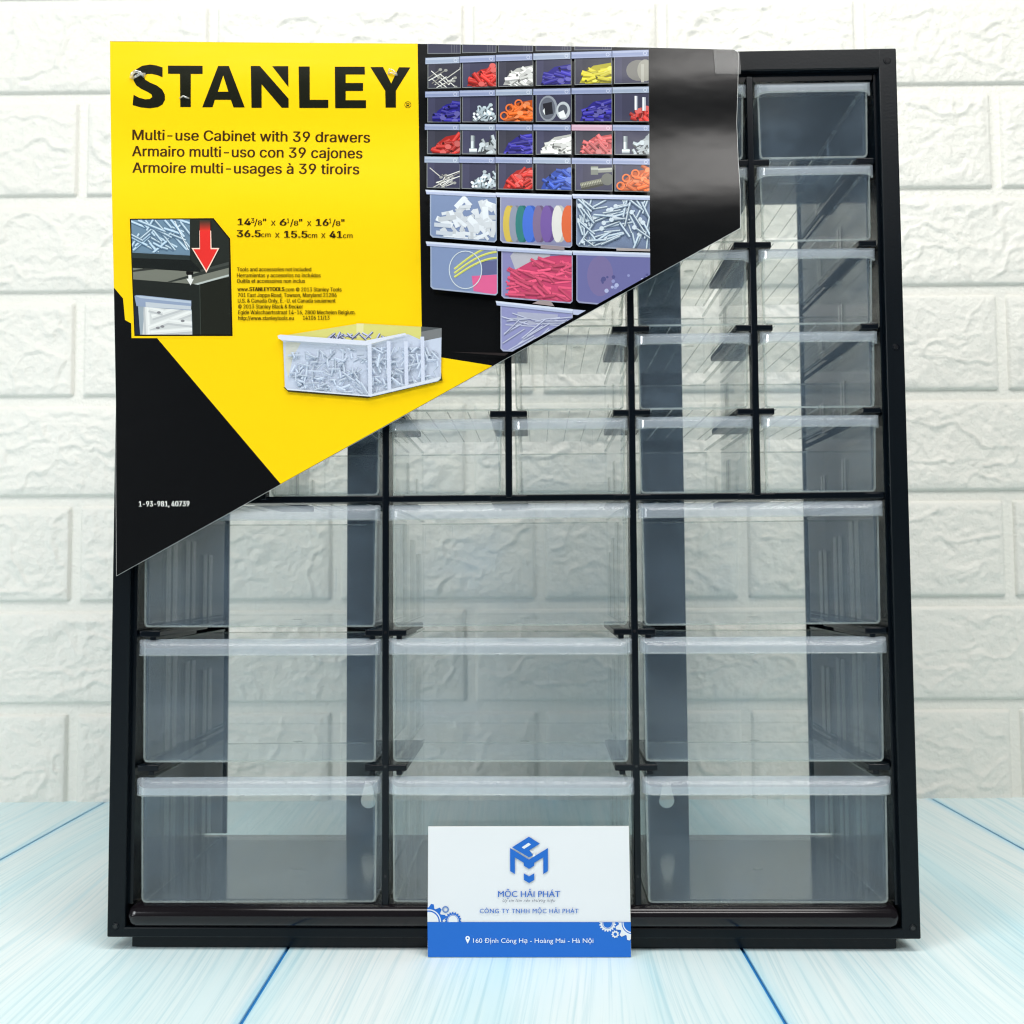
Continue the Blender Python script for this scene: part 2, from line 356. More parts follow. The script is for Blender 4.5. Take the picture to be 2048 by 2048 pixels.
# front grid: posts, full-width crossbar, short shelf rails
for i, x in enumerate(colx_s[1:-1]):
    big = i % 2 == 1
    bm = bmesh.new(); box(bm, x-1.55, x+1.55, 1.2, 7, 20.0 if big else 204.2, 401.5, 0.45)
    if big: box(bm, x-0.7, x+0.7, 7, 22, 21.5, 399.5)
    link('post', bm_done(bm, 'post', M_SHELL), cab)
bm = bmesh.new(); box(bm, -174.2, 169.0, 1.6, 16, 202.7, 205.7, 0.4); link('crossbar', bm_done(bm, 'crossbar', M_SHELL), cab)
def rail_mesh(hw, side, lugs):
    bm = bmesh.new()
    l, r = (-hw if side <= 0 else -0.1), (hw if side >= 0 else 0.1)
    box(bm, l, r, 1.5, 72, -1.45, 1.45, 0.5)
    nl, nr = (-3.4 if side <= 0 else -0.1), (3.4 if side >= 0 else 0.1)
    if side: box(bm, nl, nr, 72, DEP-2.2, -1.0, 0.8, 0.2)
    if lugs:
        for s in (-1, 1):
            if side in (0, s): box(bm, s*6.2-1.3, s*6.2+1.3, 1.7, 60, -3.2, -1.2, 0.3)
    return bm_done(bm, 'shelf_rail', M_SHELL)
rs_, rl_, rr_ = rail_mesh(8.6, 0, False), rail_mesh(8.0, 1, False), rail_mesh(8.0, -1, False)
bs_, bl_, br_ = rail_mesh(9.6, 0, True), rail_mesh(9.5, 1, True), rail_mesh(9.5, -1, True)
for z in rows_s[:-1]:
    for j, x in enumerate(colx_s):
        me = rl_ if j == 0 else rr_ if j == len(colx_s)-1 else rs_
        if z == rows_s[0]: z_ = z-0.15
        else: z_ = z
        o = link('shelf_rail', me, cab); o.location = (x*S, 0, z_*S)
for z in rows_b[1:-1]:
    for j, x in enumerate(colx_b):
        me = bl_ if j == 0 else br_ if j == 3 else bs_
        o = link('shelf_rail', me, cab); o.location = (x*S, 0, z*S)
bm = bmesh.new(); box(bm, -176, 170, 4.0, DEP-3, 0.5, ZB+0.6, 0.4); link('shadow_skirt', bm_done(bm, 'shadow_skirt', M_SHELL), cab)  # dark skirt added to stand in for the shadow under the cabinet
# screws in the rim, feet below
bm = bmesh.new(); disc(bm, (0, 0, 0), 1.75, 0.25); disc(bm, (0.0, -0.1, 0), 1.05, 0.45, mi=1)
scr = bm_done(bm, 'screw', [M_SHELL, M_SCREW])
for x, z in ((175.2, 407.2), (-181.4, 407.2), (175.6, 272.0), (-181.6, 272.0), (176.0, 11.0), (-182.0, 11.0)):
    o = link('screw', scr, cab); o.location = (x*S, -0.0, z*S)
bm = bmesh.new(); disc(bm, (0, 0, 0), 0.75, 0.2, n=12); scr2 = bm_done(bm, 'screw', M_SCREW)
for x in colx_b[1:3]:
    for z in (82.0, 142.8, 33.0, 262.0): o = link('screw', scr2, cab); o.location = (x*S, 1.25*S, z*S)
o = link('screw', scr2, cab); o.location = (111.4*S, 1.25*S, 334*S)
bm = bmesh.new(); disc(bm, (0, 0, 0), 3.2, 6.3, axis='Z'); foot = bm_done(bm, 'foot', M_SHELL)
for x in (-167, 161):
    for y in (16, 118): o = link('foot', foot, cab); o.location = (x*S, y*S, 0)

# ------------------------------------------------------------------ drawers
def handle_mesh(w, drop, skirt, deep):
    """pull lip: a top that slopes forward, a skirt below it, ends rounded in plan; one closed shell"""
    bm = bmesh.new(); h = w/2; c = deep*1.05; th = 0.8
    half = []
    for k in range(8):
        a = math.pi/2*k/7; half.append((-h + c*(1-math.cos(a)), -deep*math.sin(a)))
    pts = half + [(0, -deep)] + [(-p[0], p[1]) for p in reversed(half)]
    zt = lambda y: -drop*min(1, (-y/deep))**1.6
    cols = []
    for (x, y) in pts:
        f = 1-th/h; xi = x*f; yi = min(1.0, y+th) if y < -th else y*0.3+0.3
        xb = max(-h+0.9, min(h-0.9, x*(1-1.2/h)))
        rows_ = [(xb, 1.0, 0.0), (x*0.3+xb*0.7, y*0.45, zt(y*0.45)), (x, y, zt(y)-0.25), (x, y, -drop-skirt), (x, y-0.12, -drop-skirt-0.15), (x, y-0.12, -drop-skirt-0.55),
                 (xi, yi, -drop-skirt-0.55), (xi, yi, zt(y)-0.25-th), (xi*0.3+xb*0.7, y*0.45+0.3, zt(y*0.45)-th), (xb*0.999, 1.0, -th)]
        cols.append([bm.verts.new(r) for r in rows_])
    n = len(cols[0])
    for u, v in zip(cols[:-1], cols[1:]):
        for k in range(n):
            f = bm.faces.new((u[k], v[k], v[(k+1) % n], u[(k+1) % n])); f.material_index = 1 if k in (3, 4, 5) else 0
    bm.faces.new(cols[0]); bm.faces.new(list(reversed(cols[-1])))
    bmesh.ops.recalc_face_normals(bm, faces=bm.faces)
    me = bm_done(bm, 'handle', [M_HANDLE, M_EDGE]); me.shade_smooth()
    me.set_sharp_from_angle(angle=math.radians(25)); return me
def tray_mesh(w, h, d, big):
    """open tray; origin at the top middle of the front"""
    bm = bmesh.new(); t = 1.1; hw = w/2
    r = 2.2
    # front plate with rounded lower corners
    pts = [(-hw, 0), (hw, 0)]
    for k in range(5): a = math.pi/2*k/4; pts.append((hw-0.6-r+r*math.cos(a), -h+r-r*math.sin(a)))
    for k in range(5): a = math.pi/2*k/4; pts.append((-hw+0.6+r-r*math.sin(a), -h+r-r*math.cos(a)))
    prism(bm, pts, 0, t)
    # milky strips added so the front plate's edges look lit
    o = pts[1:]+[pts[0]]
    for i in range(len(o)-1):
        a = Vector((o[i][0], 0, o[i][1])); b = Vector((o[i+1][0], 0, o[i+1][1]))
        if (b-a).length < 1e-4: continue
        dd = (b-a).normalized(); nn = Vector((dd.z, 0, -dd.x))   # inward
        vs = []
        for pt in (a, b):
            for off, y in ((0.03, -0.22), (0.85, -0.22), (0.85, -0.02), (0.03, -0.02)):
                vs.append(bm.verts.new((pt.x+nn.x*off, y, pt.z+nn.z*off)))
        for q in ((0, 1, 5, 4), (1, 2, 6, 5), (2, 3, 7, 6), (3, 0, 4, 7)): bm.faces.new([vs[k] for k in q]).material_index = 1
    hi = hw-1.0; tp = -2.5
    box(bm, -hi, -hi+t, t+.02, d-t, -h+t+0.3, tp); box(bm, hi-t, hi, t+.02, d-t, -h+t+0.3, tp)
    box(bm, -hi, hi, d-t, d, -h+0.3, tp-1.5)
    box(bm, -hi, hi, t+.02, d-t, -h+0.3, -h+t+0.25)
    # milky strips that put bright edge highlights on the tray
    for s in (-1, 1):
        xa, xb = sorted((s*(hi+0.15), s*(hi-t-0.15)))
        box(bm, xa, xb, t+0.1, d, tp+0.02, tp+0.8, mi=1)
        box(bm, xa+0.2, xb-0.2, t+0.1, d, -h+0.0, -h+0.28, mi=1)
    box(bm, -hi, hi, d-t-0.1, d+0.1, tp-1.48, tp-0.8, mi=1)
    # upright divider ribs on both sides, in pairs
    ys = ((28, .86), (56, .74), (84, .62)) if big else ((42, .55), (80, .42))
    for s in (-1, 1):
        for y, fr in ys:
            for dy in ((-4.6, 4.6) if big else (-2.2, 2.2)):
                xa, xb = sorted((s*(hi-t-.02), s*(hi-t-(1.2 if big else 0.9))))
                hw_ = 3.2 if big else 1.5
                box(bm, xa, xb, y+dy-hw_, y+dy+hw_, -h+t+0.3, -h+fr*h, mi=2)
    # fine ribs under the tray
    if not big:
        for k in range(-2, 3): box(bm, k*9.6-0.22, k*9.6+0.22, 3, d-2, -h-0.02, -h+0.27, mi=1)
    disc(bm, (6, 50, -h+t+0.27), 2.6, 0.12, n=14, axis='Z', mi=1)
    return bm_done(bm, 'tray', [M_BODY, M_EDGE, M_RIB])
H_S, H_B = handle_mesh(53.6, 2.5, 3.0, 5.4), handle_mesh(111.6, 3.4, 3.3, 6.2)
T_S, T_B = tray_mesh(51.4, 35.7, 118, False), tray_mesh(108.4, 56.2, 118, True)
rnd = random.Random(3)
def drawer(x, z, T, H, droop):
    o = bpy.data.objects.new('drawer', None); COL.objects.link(o); o.parent = cab
    o.location = ((x+rnd.uniform(-.25, .25))*S, (2.6+rnd.uniform(-.7, .5))*S, z*S)
    o.rotation_euler = (0, math.radians(rnd.uniform(-.22, .22)), 0)
    t = link('tray', T, o); h = link('handle', H, o)
    return o
for r in range(5):
    for c in range(6): drawer((colx_s[c]+colx_s[c+1])/2+(-0.7, 0, 0, 0, 0, 0.9)[c], rows_s[r+1]-1.9, T_S, H_S, 0)
for r in range(3):
    for c in range(3): drawer((colx_b[c]+colx_b[c+1])/2+(-1.1, 0.1, 1.0)[c], rows_b[r+1]-(4.1, 2.6, 2.6)[r], T_B, H_B, 0)

# ------------------------------------------------------------------ printing
def homography(src, dst):
    A, b = [], []
    for (x, y), (X, Z) in zip(src, dst):
        A += [[x, y, 1, 0, 0, 0, -x*X, -y*X], [0, 0, 0, x, y, 1, -x*Z, -y*Z]]; b += [X, Z]
    h = np.linalg.solve(np.array(A, float), np.array(b, float))
    def f(p):
        d = h[6]*p[0]+h[7]*p[1]+1
        return ((h[0]*p[0]+h[1]*p[1]+h[2])/d, (h[3]*p[0]+h[4]*p[1]+h[5])/d)
    return f
def clip_poly(poly, conv):
    """keep the part of poly inside a convex polygon"""
    ar = sum(conv[i][0]*conv[(i+1) % len(conv)][1]-conv[(i+1) % len(conv)][0]*conv[i][1] for i in range(len(conv)))
    sg = 1 if ar > 0 else -1; out = poly
    for i in range(len(conv)):
        a, b = conv[i], conv[(i+1) % len(conv)]; inp, out = out, []
        if not inp: break
        side = lambda p: sg*((b[0]-a[0])*(p[1]-a[1])-(b[1]-a[1])*(p[0]-a[0]))
        for k in range(len(inp)):
            p, q = inp[k], inp[(k+1) % len(inp)]; sp, sq = side(p), side(q)
            if sp >= 0: out.append(p)
            if (sp >= 0) != (sq >= 0):
                t = sp/(sp-sq); out.append((p[0]+t*(q[0]-p[0]), p[1]+t*(q[1]-p[1])))
    return out if len(out) > 2 else []
def lin(c): return tuple(((v/255+0.055)/1.055)**2.4 if v > 10 else v/255/12.92 for v in c)
FONT = None
try:                                        # the sans-serif that ships inside Blender; falls back to its built-in one
    import os
    FONT = bpy.data.fonts.load(os.path.join(bpy.utils.system_resource('DATAFILES'), 'fonts', 'Inter.woff2'))
except Exception:
    FONT = None
class Print:
    """flat coloured shapes on a sheet; later shapes lie a hair above earlier ones"""
    def __init__(s, to_mm, gain=1.0, step=0.0022):
        s.to = to_mm; s.polys = []; s.n = 0; s.gain = gain; s.step = step; s.clip = None
    CAP = 0.727
    def poly(s, pts, col, clip=None, raw=False):
        if clip: pts = clip_poly(pts, clip)
        if s.clip and not raw: pts = clip_poly(pts, s.clip)
        if len(pts) < 3: return
        s.n += 1; s.polys.append(([s.to(p) for p in pts], col, s.n))
    def tris(s, pts, tri, col):
        s.n += 1
        q = [s.to(p) for p in pts]
        for t in tri: s.polys.append(([q[i] for i in t], col, s.n))
    def concave(s, pts, col):
        from mathutils.geometry import tessellate_polygon
        t = tessellate_polygon([[Vector((p[0], p[1], 0)) for p in pts]]); s.tris(pts, t, col)
    def rod(s, a, b, w, col, clip=None, light=None, dark=None, cap=False):
        dx, dy = b[0]-a[0], b[1]-a[1]; l = math.hypot(dx, dy) or 1; nx, ny = -dy/l*w/2, dx/l*w/2
        s.poly([(a[0]+nx, a[1]+ny), (b[0]+nx, b[1]+ny), (b[0]-nx, b[1]-ny), (a[0]-nx, a[1]-ny)], col, clip)
        if ny > 0: nx, ny = -nx, -ny
        if light: s.poly([(a[0]+nx*.7, a[1]+ny*.7), (b[0]+nx*.7, b[1]+ny*.7), (b[0]+nx*.15, b[1]+ny*.15), (a[0]+nx*.15, a[1]+ny*.15)], light, clip)
        if dark: s.poly([(a[0]-nx*.4, a[1]-ny*.4), (b[0]-nx*.4, b[1]-ny*.4), (b[0]-nx, b[1]-ny), (a[0]-nx, a[1]-ny)], dark, clip)
    def disc(s, c, rx, col, clip=None, ry=None, n=18):
        ry = ry or rx
        s.poly([(c[0]+rx*math.cos(2*math.pi*i/n), c[1]+ry*math.sin(2*math.pi*i/n)) for i in range(n)], col, clip)
    def ring(s, c, r, w, col, clip=None, ry=None, n=28, a0=0, a1=2*math.pi):
        ry = ry or r
        k = r-w; ky = ry-w; s.n += 1; n0 = s.n
        for i in range(n):
            t0, t1 = a0+(a1-a0)*i/n, a0+(a1-a0)*(i+1)/n
            p = [(c[0]+r*math.cos(t0), c[1]+ry*math.sin(t0)), (c[0]+r*math.cos(t1), c[1]+ry*math.sin(t1)), (c[0]+k*math.cos(t1), c[1]+ky*math.sin(t1)), (c[0]+k*math.cos(t0), c[1]+ky*math.sin(t0))]
            s.poly(p, col, clip); 
            if s.n > n0:
                if s.polys and s.polys[-1][2] == s.n: s.polys[-1] = (s.polys[-1][0], s.polys[-1][1], n0)
                s.n = n0
    def text(s, body, p0, p1, h, col, bold=0.0, shear=0.0, spacing=1.0, sub=None):
        """text from the start of its baseline p0 to its end p1, capitals h high (source units, y down)"""
        c = bpy.data.curves.new('lettering', 'FONT'); c.body = body;
        if FONT: c.font = FONT
        c.resolution_u = 3; c.space_character = spacing; c.shear = shear
        o = bpy.data.objects.new('lettering', c); COL.objects.link(o)
        bpy.context.view_layer.update()
        me = bpy.data.meshes.new_from_object(o.evaluated_get(bpy.context.evaluated_depsgraph_get()))
        bpy.data.objects.remove(o); bpy.data.curves.remove(c)
        vs = [v.co.copy() for v in me.vertices]
        if not vs: return
        x0 = min(v.x for v in vs); x1 = max(v.x for v in vs); s.hh = max(v.y for v in vs)-min(v.y for v in vs); cap = Print.CAP
        me.calc_loop_triangles(); tri = [tuple(t.vertices) for t in me.loop_triangles]
        ux, uy = p1[0]-p0[0], p1[1]-p0[1]; L_ = math.hypot(ux, uy); ux /= L_; uy /= L_; sx = L_/(x1-x0); sy = h/cap
        pts = [(p0[0]+ux*(v.x-x0)*sx+uy*v.y*sy, p0[1]+uy*(v.x-x0)*sx-ux*v.y*sy) for v in vs]
        bw = bold*h*1.5
        for k in ((0,) if not bold else (-1, 0, 1)):
            s.tris([(p[0]+ux*bw*k, p[1]+uy*bw*k) for p in pts], tri, col)
        bpy.data.meshes.remove(me)
    def build(s, name, place, normal, mat, parent, cuts=(), base=0.05, **props):
        """place(x, z, off) -> 3-D point in mm; the shapes are cut along z = const where the sheet bends"""
        bm = bmesh.new(); cl = bm.loops.layers.float_color.new('Col'); ol = bm.verts.layers.float.new('off')
        cache = {}; parts = []
        cz = [-1e6]+list(cuts)+[1e6]
        for pts, col, n in s.polys:
            lo, hi = min(p[1] for p in pts), max(p[1] for p in pts)
            for a, b in zip(cz[:-1], cz[1:]):
                if b <= lo or a >= hi: continue
                if a <= lo and b >= hi: parts.append((pts, col, n)); continue
                q = clip_poly(pts, [(-1e4, max(a, -1e4)), (1e4, max(a, -1e4)), (1e4, min(b, 1e4)), (-1e4, min(b, 1e4))])
                if len(q) > 2: parts.append((q, col, n))
        for pts, col, n in parts:
            vs = []
            for p in pts:
                k = (round(p[0], 4), round(p[1], 4), n)
                v = cache.get(k)
                if v is None: v = bm.verts.new((p[0], 0, p[1])); v[ol] = base+n*s.step; cache[k] = v
                if v not in vs: vs.append(v)
            if len(vs) < 3: continue
            try: f = bm.faces.new(vs)
            except ValueError: continue
            c = (*[x*s.gain for x in lin(col)], 1)
            for l in f.loops: l[cl] = c
            f.normal_update()
            if f.normal.y > 0: f.normal_flip()
        nrm = []
        for v in bm.verts:
            x, z, off = v.co.x, v.co.z, v[ol]
            nrm.append(normal(x, z)); v.co = Vector(place(x, z, off))*S
        me = bm_done(bm, name, mat, scale=False); me.shade_smooth()
        me.normals_split_custom_set_from_vertices(nrm)
        return link(name, me, parent, **props)

# ---- the folded header sheet hanging over the front of the cabinet
def slope(z):
    g = lambda c, s: math.exp(-((z-c)/s)**2/2)
    return 0.128*g(352, 14)+0.085*g(408, 11)-0.07*g(384, 9)-0.062*g(318, 17)-0.02*g(270, 22)+0.012*g(200, 25)
ZS = np.arange(150, 432, 0.5); FS = np.concatenate([[0], np.cumsum([slope(z)*0.5 for z in ZS[:-1]])])
FS = FS-np.interp(411, ZS, FS)
def sheet_y(z): return -1.9+float(np.interp(z, ZS, FS))*1.0
YMAX = max(sheet_y(z) for z in np.arange(165, 412, 1))
CUTS = [160.0]+list(np.arange(164, 290, 4.0))+list(np.arange(290, 426, 1.5))
SHY = [sheet_y(z)-max(0, YMAX+5.0) for z in CUTS]; SHG = [(479+y)/470.0 for y in SHY]
SHZ = [170+(z-170)*g for z, g in zip(CUTS, SHG)]
def sheet_place(x, z, off):
    # straight between neighbouring cuts, so that the printed layers stay parallel
    g = float(np.interp(z, CUTS, SHG))
    return (3+(x-3)*g, float(np.interp(z, CUTS, SHY))-off, float(np.interp(z, CUTS, SHZ)))
def sheet_normal(x, z):
    sl = slope(z); return Vector((0, -1, sl)).normalized()
HC = (0.24883296, -0.0014876611, -239.90235, 0.00063747236, -0.24334811, 439.66744, 1.2941547e-05, 2.9911501e-05)
def q2mm(p):
    x, y = p[0]*1932/2048, p[1]*1932/2048; d = HC[6]*x+HC[7]*y+1
    return ((HC[0]*x+HC[1]*y+HC[2])/d, (HC[3]*x+HC[4]*y+HC[5])/d)
def V(x0, y0, span, px=1932):
    k = span/px; return lambda X, Y: (x0+X*k, y0+Y*k)
A_ = V(200, 60, 700); B_ = V(800, 60, 700); C_ = V(830, 80, 370); D_ = V(830, 380, 500); E_ = V(240, 420, 240, 1717); F_ = V(550, 630, 350)
card_out = [(219, 82), (837, 87), (1300, 95), (1468, 99), (1476, 104), (1477.5, 112), (1475.5, 180), (1473.5, 245), (1476.5, 320), (1480.5, 380), (1481, 456),
            (232.5, 1152), (231.5, 1000), (231, 800), (227, 574), (222, 330), (220, 200)]
cuts = CUTS[1:-1]
card = bpy.data.objects.new('header_card', None); COL.objects.link(card); card.rotation_euler = (0, 0, PSI)
card['label'] = 'yellow and black printed packaging card covering the upper left of the drawers'; card['category'] = 'packaging card'
bm = bmesh.new()
from mathutils.geometry import tessellate_polygon
mm = [q2mm(p) for p in card_out]
prism(bm, mm, 0, 1)
for z in cuts: bmesh.ops.bisect_plane(bm, geom=bm.verts[:]+bm.edges[:]+bm.faces[:], dist=1e-5, plane_co=(0, 0, z), plane_no=(0, 0, 1))
for v in bm.verts:
    v.co = Vector(sheet_place(v.co.x, v.co.z, 0 if v.co.y < 0.5 else -0.45))
link('card_stock', bm_done(bm, 'card_stock', M_PAPER), card)

YEL, BLK, INK = (250, 206, 6), (3, 4, 6), (62, 40, 6)
def inset(pts, d=0.7):
    c = (sum(p[0] for p in pts)/len(pts), sum(p[1] for p in pts)/len(pts)); out = []
    for p in pts:
        l = math.hypot(p[0]-c[0], p[1]-c[1]); out.append((p[0]+(c[0]-p[0])*d/l, p[1]+(c[1]-p[1])*d/l))
    return out
P = Print(q2mm)
P.concave(inset(card_out), BLK)
diag = lambda x: 456+(1481-x)*(1152-456)/(1481-232.5)
dg = 1.2
P.concave([(219.8, 82.8), (835, 87.2), (843, 640), (846, 700), (850, 708), (883, 715), (983, 731), (983, diag(983)-dg), (561, diag(561)-dg), (313, 675), (250, 640), (246, 597), (227.6, 575), (222.5, 330), (220.7, 200)], YEL)
P.build('printed_ground', sheet_place, sheet_normal, M_PRINT, card, cuts, base=0.03)

# lettering
T0 = Print(q2mm); T0.text('H', (0, 0), (1, 0), 1, BLK); Print.CAP = T0.hh
T = Print(q2mm)
INKB = (20, 22, 8)
def AA(l): return [A_(*p) for p in l]
# S as a wide stroke
sp = [(345, 235, 17, 70), (300, 218, 0, 0)]
cl = []
def arc(cx, cy, rx, ry, a0, a1, n): return [(cx+rx*math.cos(math.radians(a0+(a1-a0)*i/n)), cy+ry*math.sin(math.radians(a0+(a1-a0)*i/n))) for i in range(n+1)]
outer = [(345, 207), (345, 262)]+[(318, 250), (285, 243), (262, 243), (246, 250), (243, 262), (250, 275), (275, 290), (312, 306), (342, 328), (357, 356), (359, 385), (345, 412), (318, 427), (275, 433), (225, 428), (180, 415), (185, 358),
         (215, 374), (250, 383), (275, 381), (288, 370), (284, 356), (262, 342), (228, 326), (200, 306), (185, 280), (184, 248), (200, 217), (232, 198), (275, 191), (312, 196)]
T.concave(AA(outer), INKB)
T.concave(AA([(375, 197), (566, 198), (566, 243), (501, 243), (501, 426), (443, 426), (441, 243), (375, 242)]), INKB)
T.concave(AA([(652, 199), (711, 199), (799, 428), (737, 428), (722, 386), (634, 386), (621, 427), (564, 427)]), INKB)
T.concave(AA([(680, 252), (651, 341), (708, 341)]), YEL)
T.concave(AA([(832, 199), (882, 199), (1041, 380), (1041, 430), (1003, 430), (892, 300), (892, 430), (836, 430)]), INKB)
T.concave(AA([(950, 200), (1039, 200), (1040, 316)]), INKB)
T.concave(AA([(1096, 202), (1157, 202), (1158, 386), (1260, 386), (1260, 431), (1100, 431)]), INKB)
T.concave(AA([(1296, 203), (1461, 203), (1462, 246), (1356, 246), (1356, 293), (1452, 293), (1452, 337), (1356, 337), (1356, 388), (1468, 388), (1468, 432), (1298, 432)]), INKB)
T.concave(AA([(1492, 205), (1562, 205), (1607, 296), (1650, 206), (1713, 207), (1633, 336), (1633, 429), (1576, 429), (1574, 336)]), INKB)
T.ring(A_(1699, 413), 6.6, 0.9, INKB); T.text('R', A_(1692, 424), A_(1708, 424), 7.2, INKB, bold=0.02)
def line(f, s, x0, y0, x1, y1, h, col=INK, bold=0.0, **k): T.text(s, f(x0, y0), f(x1, y1), h, col, bold, **k)
line(A_, 'Multi-use Cabinet with 39 drawers', 180, 607, 1489, 622, 20.5, bold=0.022)
line(A_, 'Armairo multi-uso con 39 cajones', 178, 697, 1447, 709, 20.5, bold=0.022)
line(A_, 'Armoire multi-usages à 39 tiroirs', 180, 788, 1430, 797, 20.5, bold=0.022)
for s, x0, x1, y, h, b in (('14', 762, 831, 1078, 13.5, .045), ('3', 834, 852, 1065, 9.5, .02), ('/', 852, 869, 1080, 13, .01), ('8', 872, 894, 1078, 9.5, .02), ('"', 901, 917, 1078, 13, .02), ('x', 944, 970, 1080, 13, .0),
                     ('6', 994, 1028, 1080, 13.5, .045), ('1', 1034, 1044, 1066, 9.5, .02), ('/', 1050, 1068, 1082, 13, .01), ('8', 1071, 1094, 1080, 9.5, .02), ('"', 1100, 1116, 1080, 13, .02), ('x', 1143, 1167, 1082, 13, .0),
                     ('16', 1193, 1260, 1081, 13.5, .045), ('1', 1266, 1276, 1067, 9.5, .02), ('/', 1282, 1300, 1083, 13, .01), ('8', 1303, 1326, 1081, 9.5, .02), ('"', 1333, 1349, 1081, 13, .02)):
    line(A_, s, x0, y, x1, y, h, (50, 32, 8), b)
for s, x0, x1, y, h, b in (('36.5', 757, 886, 1143, 13.5, .045), ('cm', 890, 942, 1144, 9.6, .01), ('x', 966, 992, 1147, 13, .0), ('15.5', 1018, 1144, 1147, 13.5, .045), ('cm', 1148, 1199, 1148, 9.6, .01), ('x', 1221, 1245, 1149, 13, .0), ('41', 1269, 1336, 1148, 13.5, .045), ('cm', 1342, 1394, 1149, 9.6, .01)):
    line(A_, s, x0, y, x1, y, h, (50, 32, 8), b)
for s, x0, y, x1 in (('Tools and accessories not included', 757, 1333, 1166), ('Herramientas y accesorios no incluidos', 757, 1366, 1218), ('Ouitils et accessoires non inclus', 757, 1397, 1132),
                  ('www.', 760, 1442, 822), ('STANLEYTOOLS', 826, 1442, 1018), ('.com © 2013 Stanley Tools', 1020, 1444, 1333), ('701 East Joppa Road, Towson, Maryland 21286', 762, 1475, 1306), ('U.S. & Canada Only, E.-U. et Canada seuiement', 762, 1506, 1300),
                  ('© 2013 Stanley Black & Decker', 764, 1538, 1121), ('Egide Walschaertsstraat 14-16, 2800 Mechelen Belgium.', 764, 1570, 1410), ('http://www.stanleytools.eu', 764, 1602, 1070), ('14106 11/13', 1121, 1600, 1267)):
    line(A_, s, x0, y, x1, y, 7.8, (60, 42, 6), 0.045 if s == 'STANLEYTOOLS' else 0.018)
T.text('1-93-981, 40739', (278.5, 1013), (379, 1012.5), 10.5, (225, 225, 222), bold=0.03)
T.build('lettering', sheet_place, sheet_normal, M_PRINT, card, cuts, base=0.10)

# printed photograph of the filled drawers
Q = Print(q2mm)
R = random.Random(11)
Q.clip = [(835.5, 87.5), (1296.5, 95.5), (1297, diag(1297)-1), (1010, diag(1010)-1), (850, 706), (843, 640)]
def rect(x0, x1, ya0, ya1, yb0, yb1): return [B_(x0, ya0), B_(x1, ya1), B_(x1, yb1), B_(x0, yb0)]
def shade(c, f): return tuple(max(0, min(255, v*f)) for v in c)
def mixc(a, b, t): return tuple(a[i]*(1-t)+b[i]*t for i in range(3))
def pile(clip, x0, x1, y0, y1, col, n, ln, w, spread=180, jit=0.25, top=0.45, metal=False):
    """a heap of short rods lying in a drawer; the heap is higher on the right"""
    for i in range(n):
        t = i/n; x = R.uniform(x0+(x1-x0)*.22, x1-2)
        hgt = (y1-y0)*(0.25+0.75*min(1, (x-x0)/(x1-x0)*1.25))*(1-top*(1-1)) 
        y = y1-R.uniform(0.02, 1)*hgt*(1-t*.35)
        a = math.radians(R.uniform(-spread/2, spread/2)); l = ln*R.uniform(.7, 1.15); c = shade(col, 1+R.uniform(-jit, jit*.7))
        dx, dy = math.cos(a)*l/2, math.sin(a)*l/2
        Q.rod(B_(x-dx, y-dy), B_(x+dx, y+dy), w*R.uniform(.8, 1.15), c, clip, light=mixc(c, (255, 255, 255), .35 if metal else .16), dark=shade(c, .45 if metal else .66))
        if metal or R.random() < .4: Q.disc(B_(x+dx, y+dy), w*.75, mixc(c, (255, 255, 255), .25), clip, ry=w*.6); 
        if R.random() < .3: Q.disc(B_(x-dx, y-dy), w*.3, shade(c, .4), clip)
lipx = [(140, 328), (330, 525), (528, 730), (735, 940), (945, 1167), (1170, 1372)]
bodx = [(155, 335), (346, 532), (545, 734), (752, 945), (966, 1168), (1183, 1372)]
rows = [((155, 116), (190, 152), (322, 298)), ((348, 326), (380, 360), (513, 517)), ((533, 545), (565, 577), (694, 706)), ((717, 735), (750, 768), (886, 914))]
RED, BLU, ORG, WHT, MET, LBL, PNK, YLW = (205, 48, 42), (52, 46, 160), (228, 98, 32), (222, 222, 218), (170, 180, 188), (58, 92, 205), (235, 104, 106), (214, 200, 40)
fill = [['nails', RED, WHT, BLU, YLW, 'spool'], [BLU, 'screws', ORG, 'sockets', BLU, 'redscrew'], [RED, 'bolts', BLU, WHT, PNK, 'bolts2'], ['nails', 'screws2', RED, LBL, 'bolt3', ORG]]
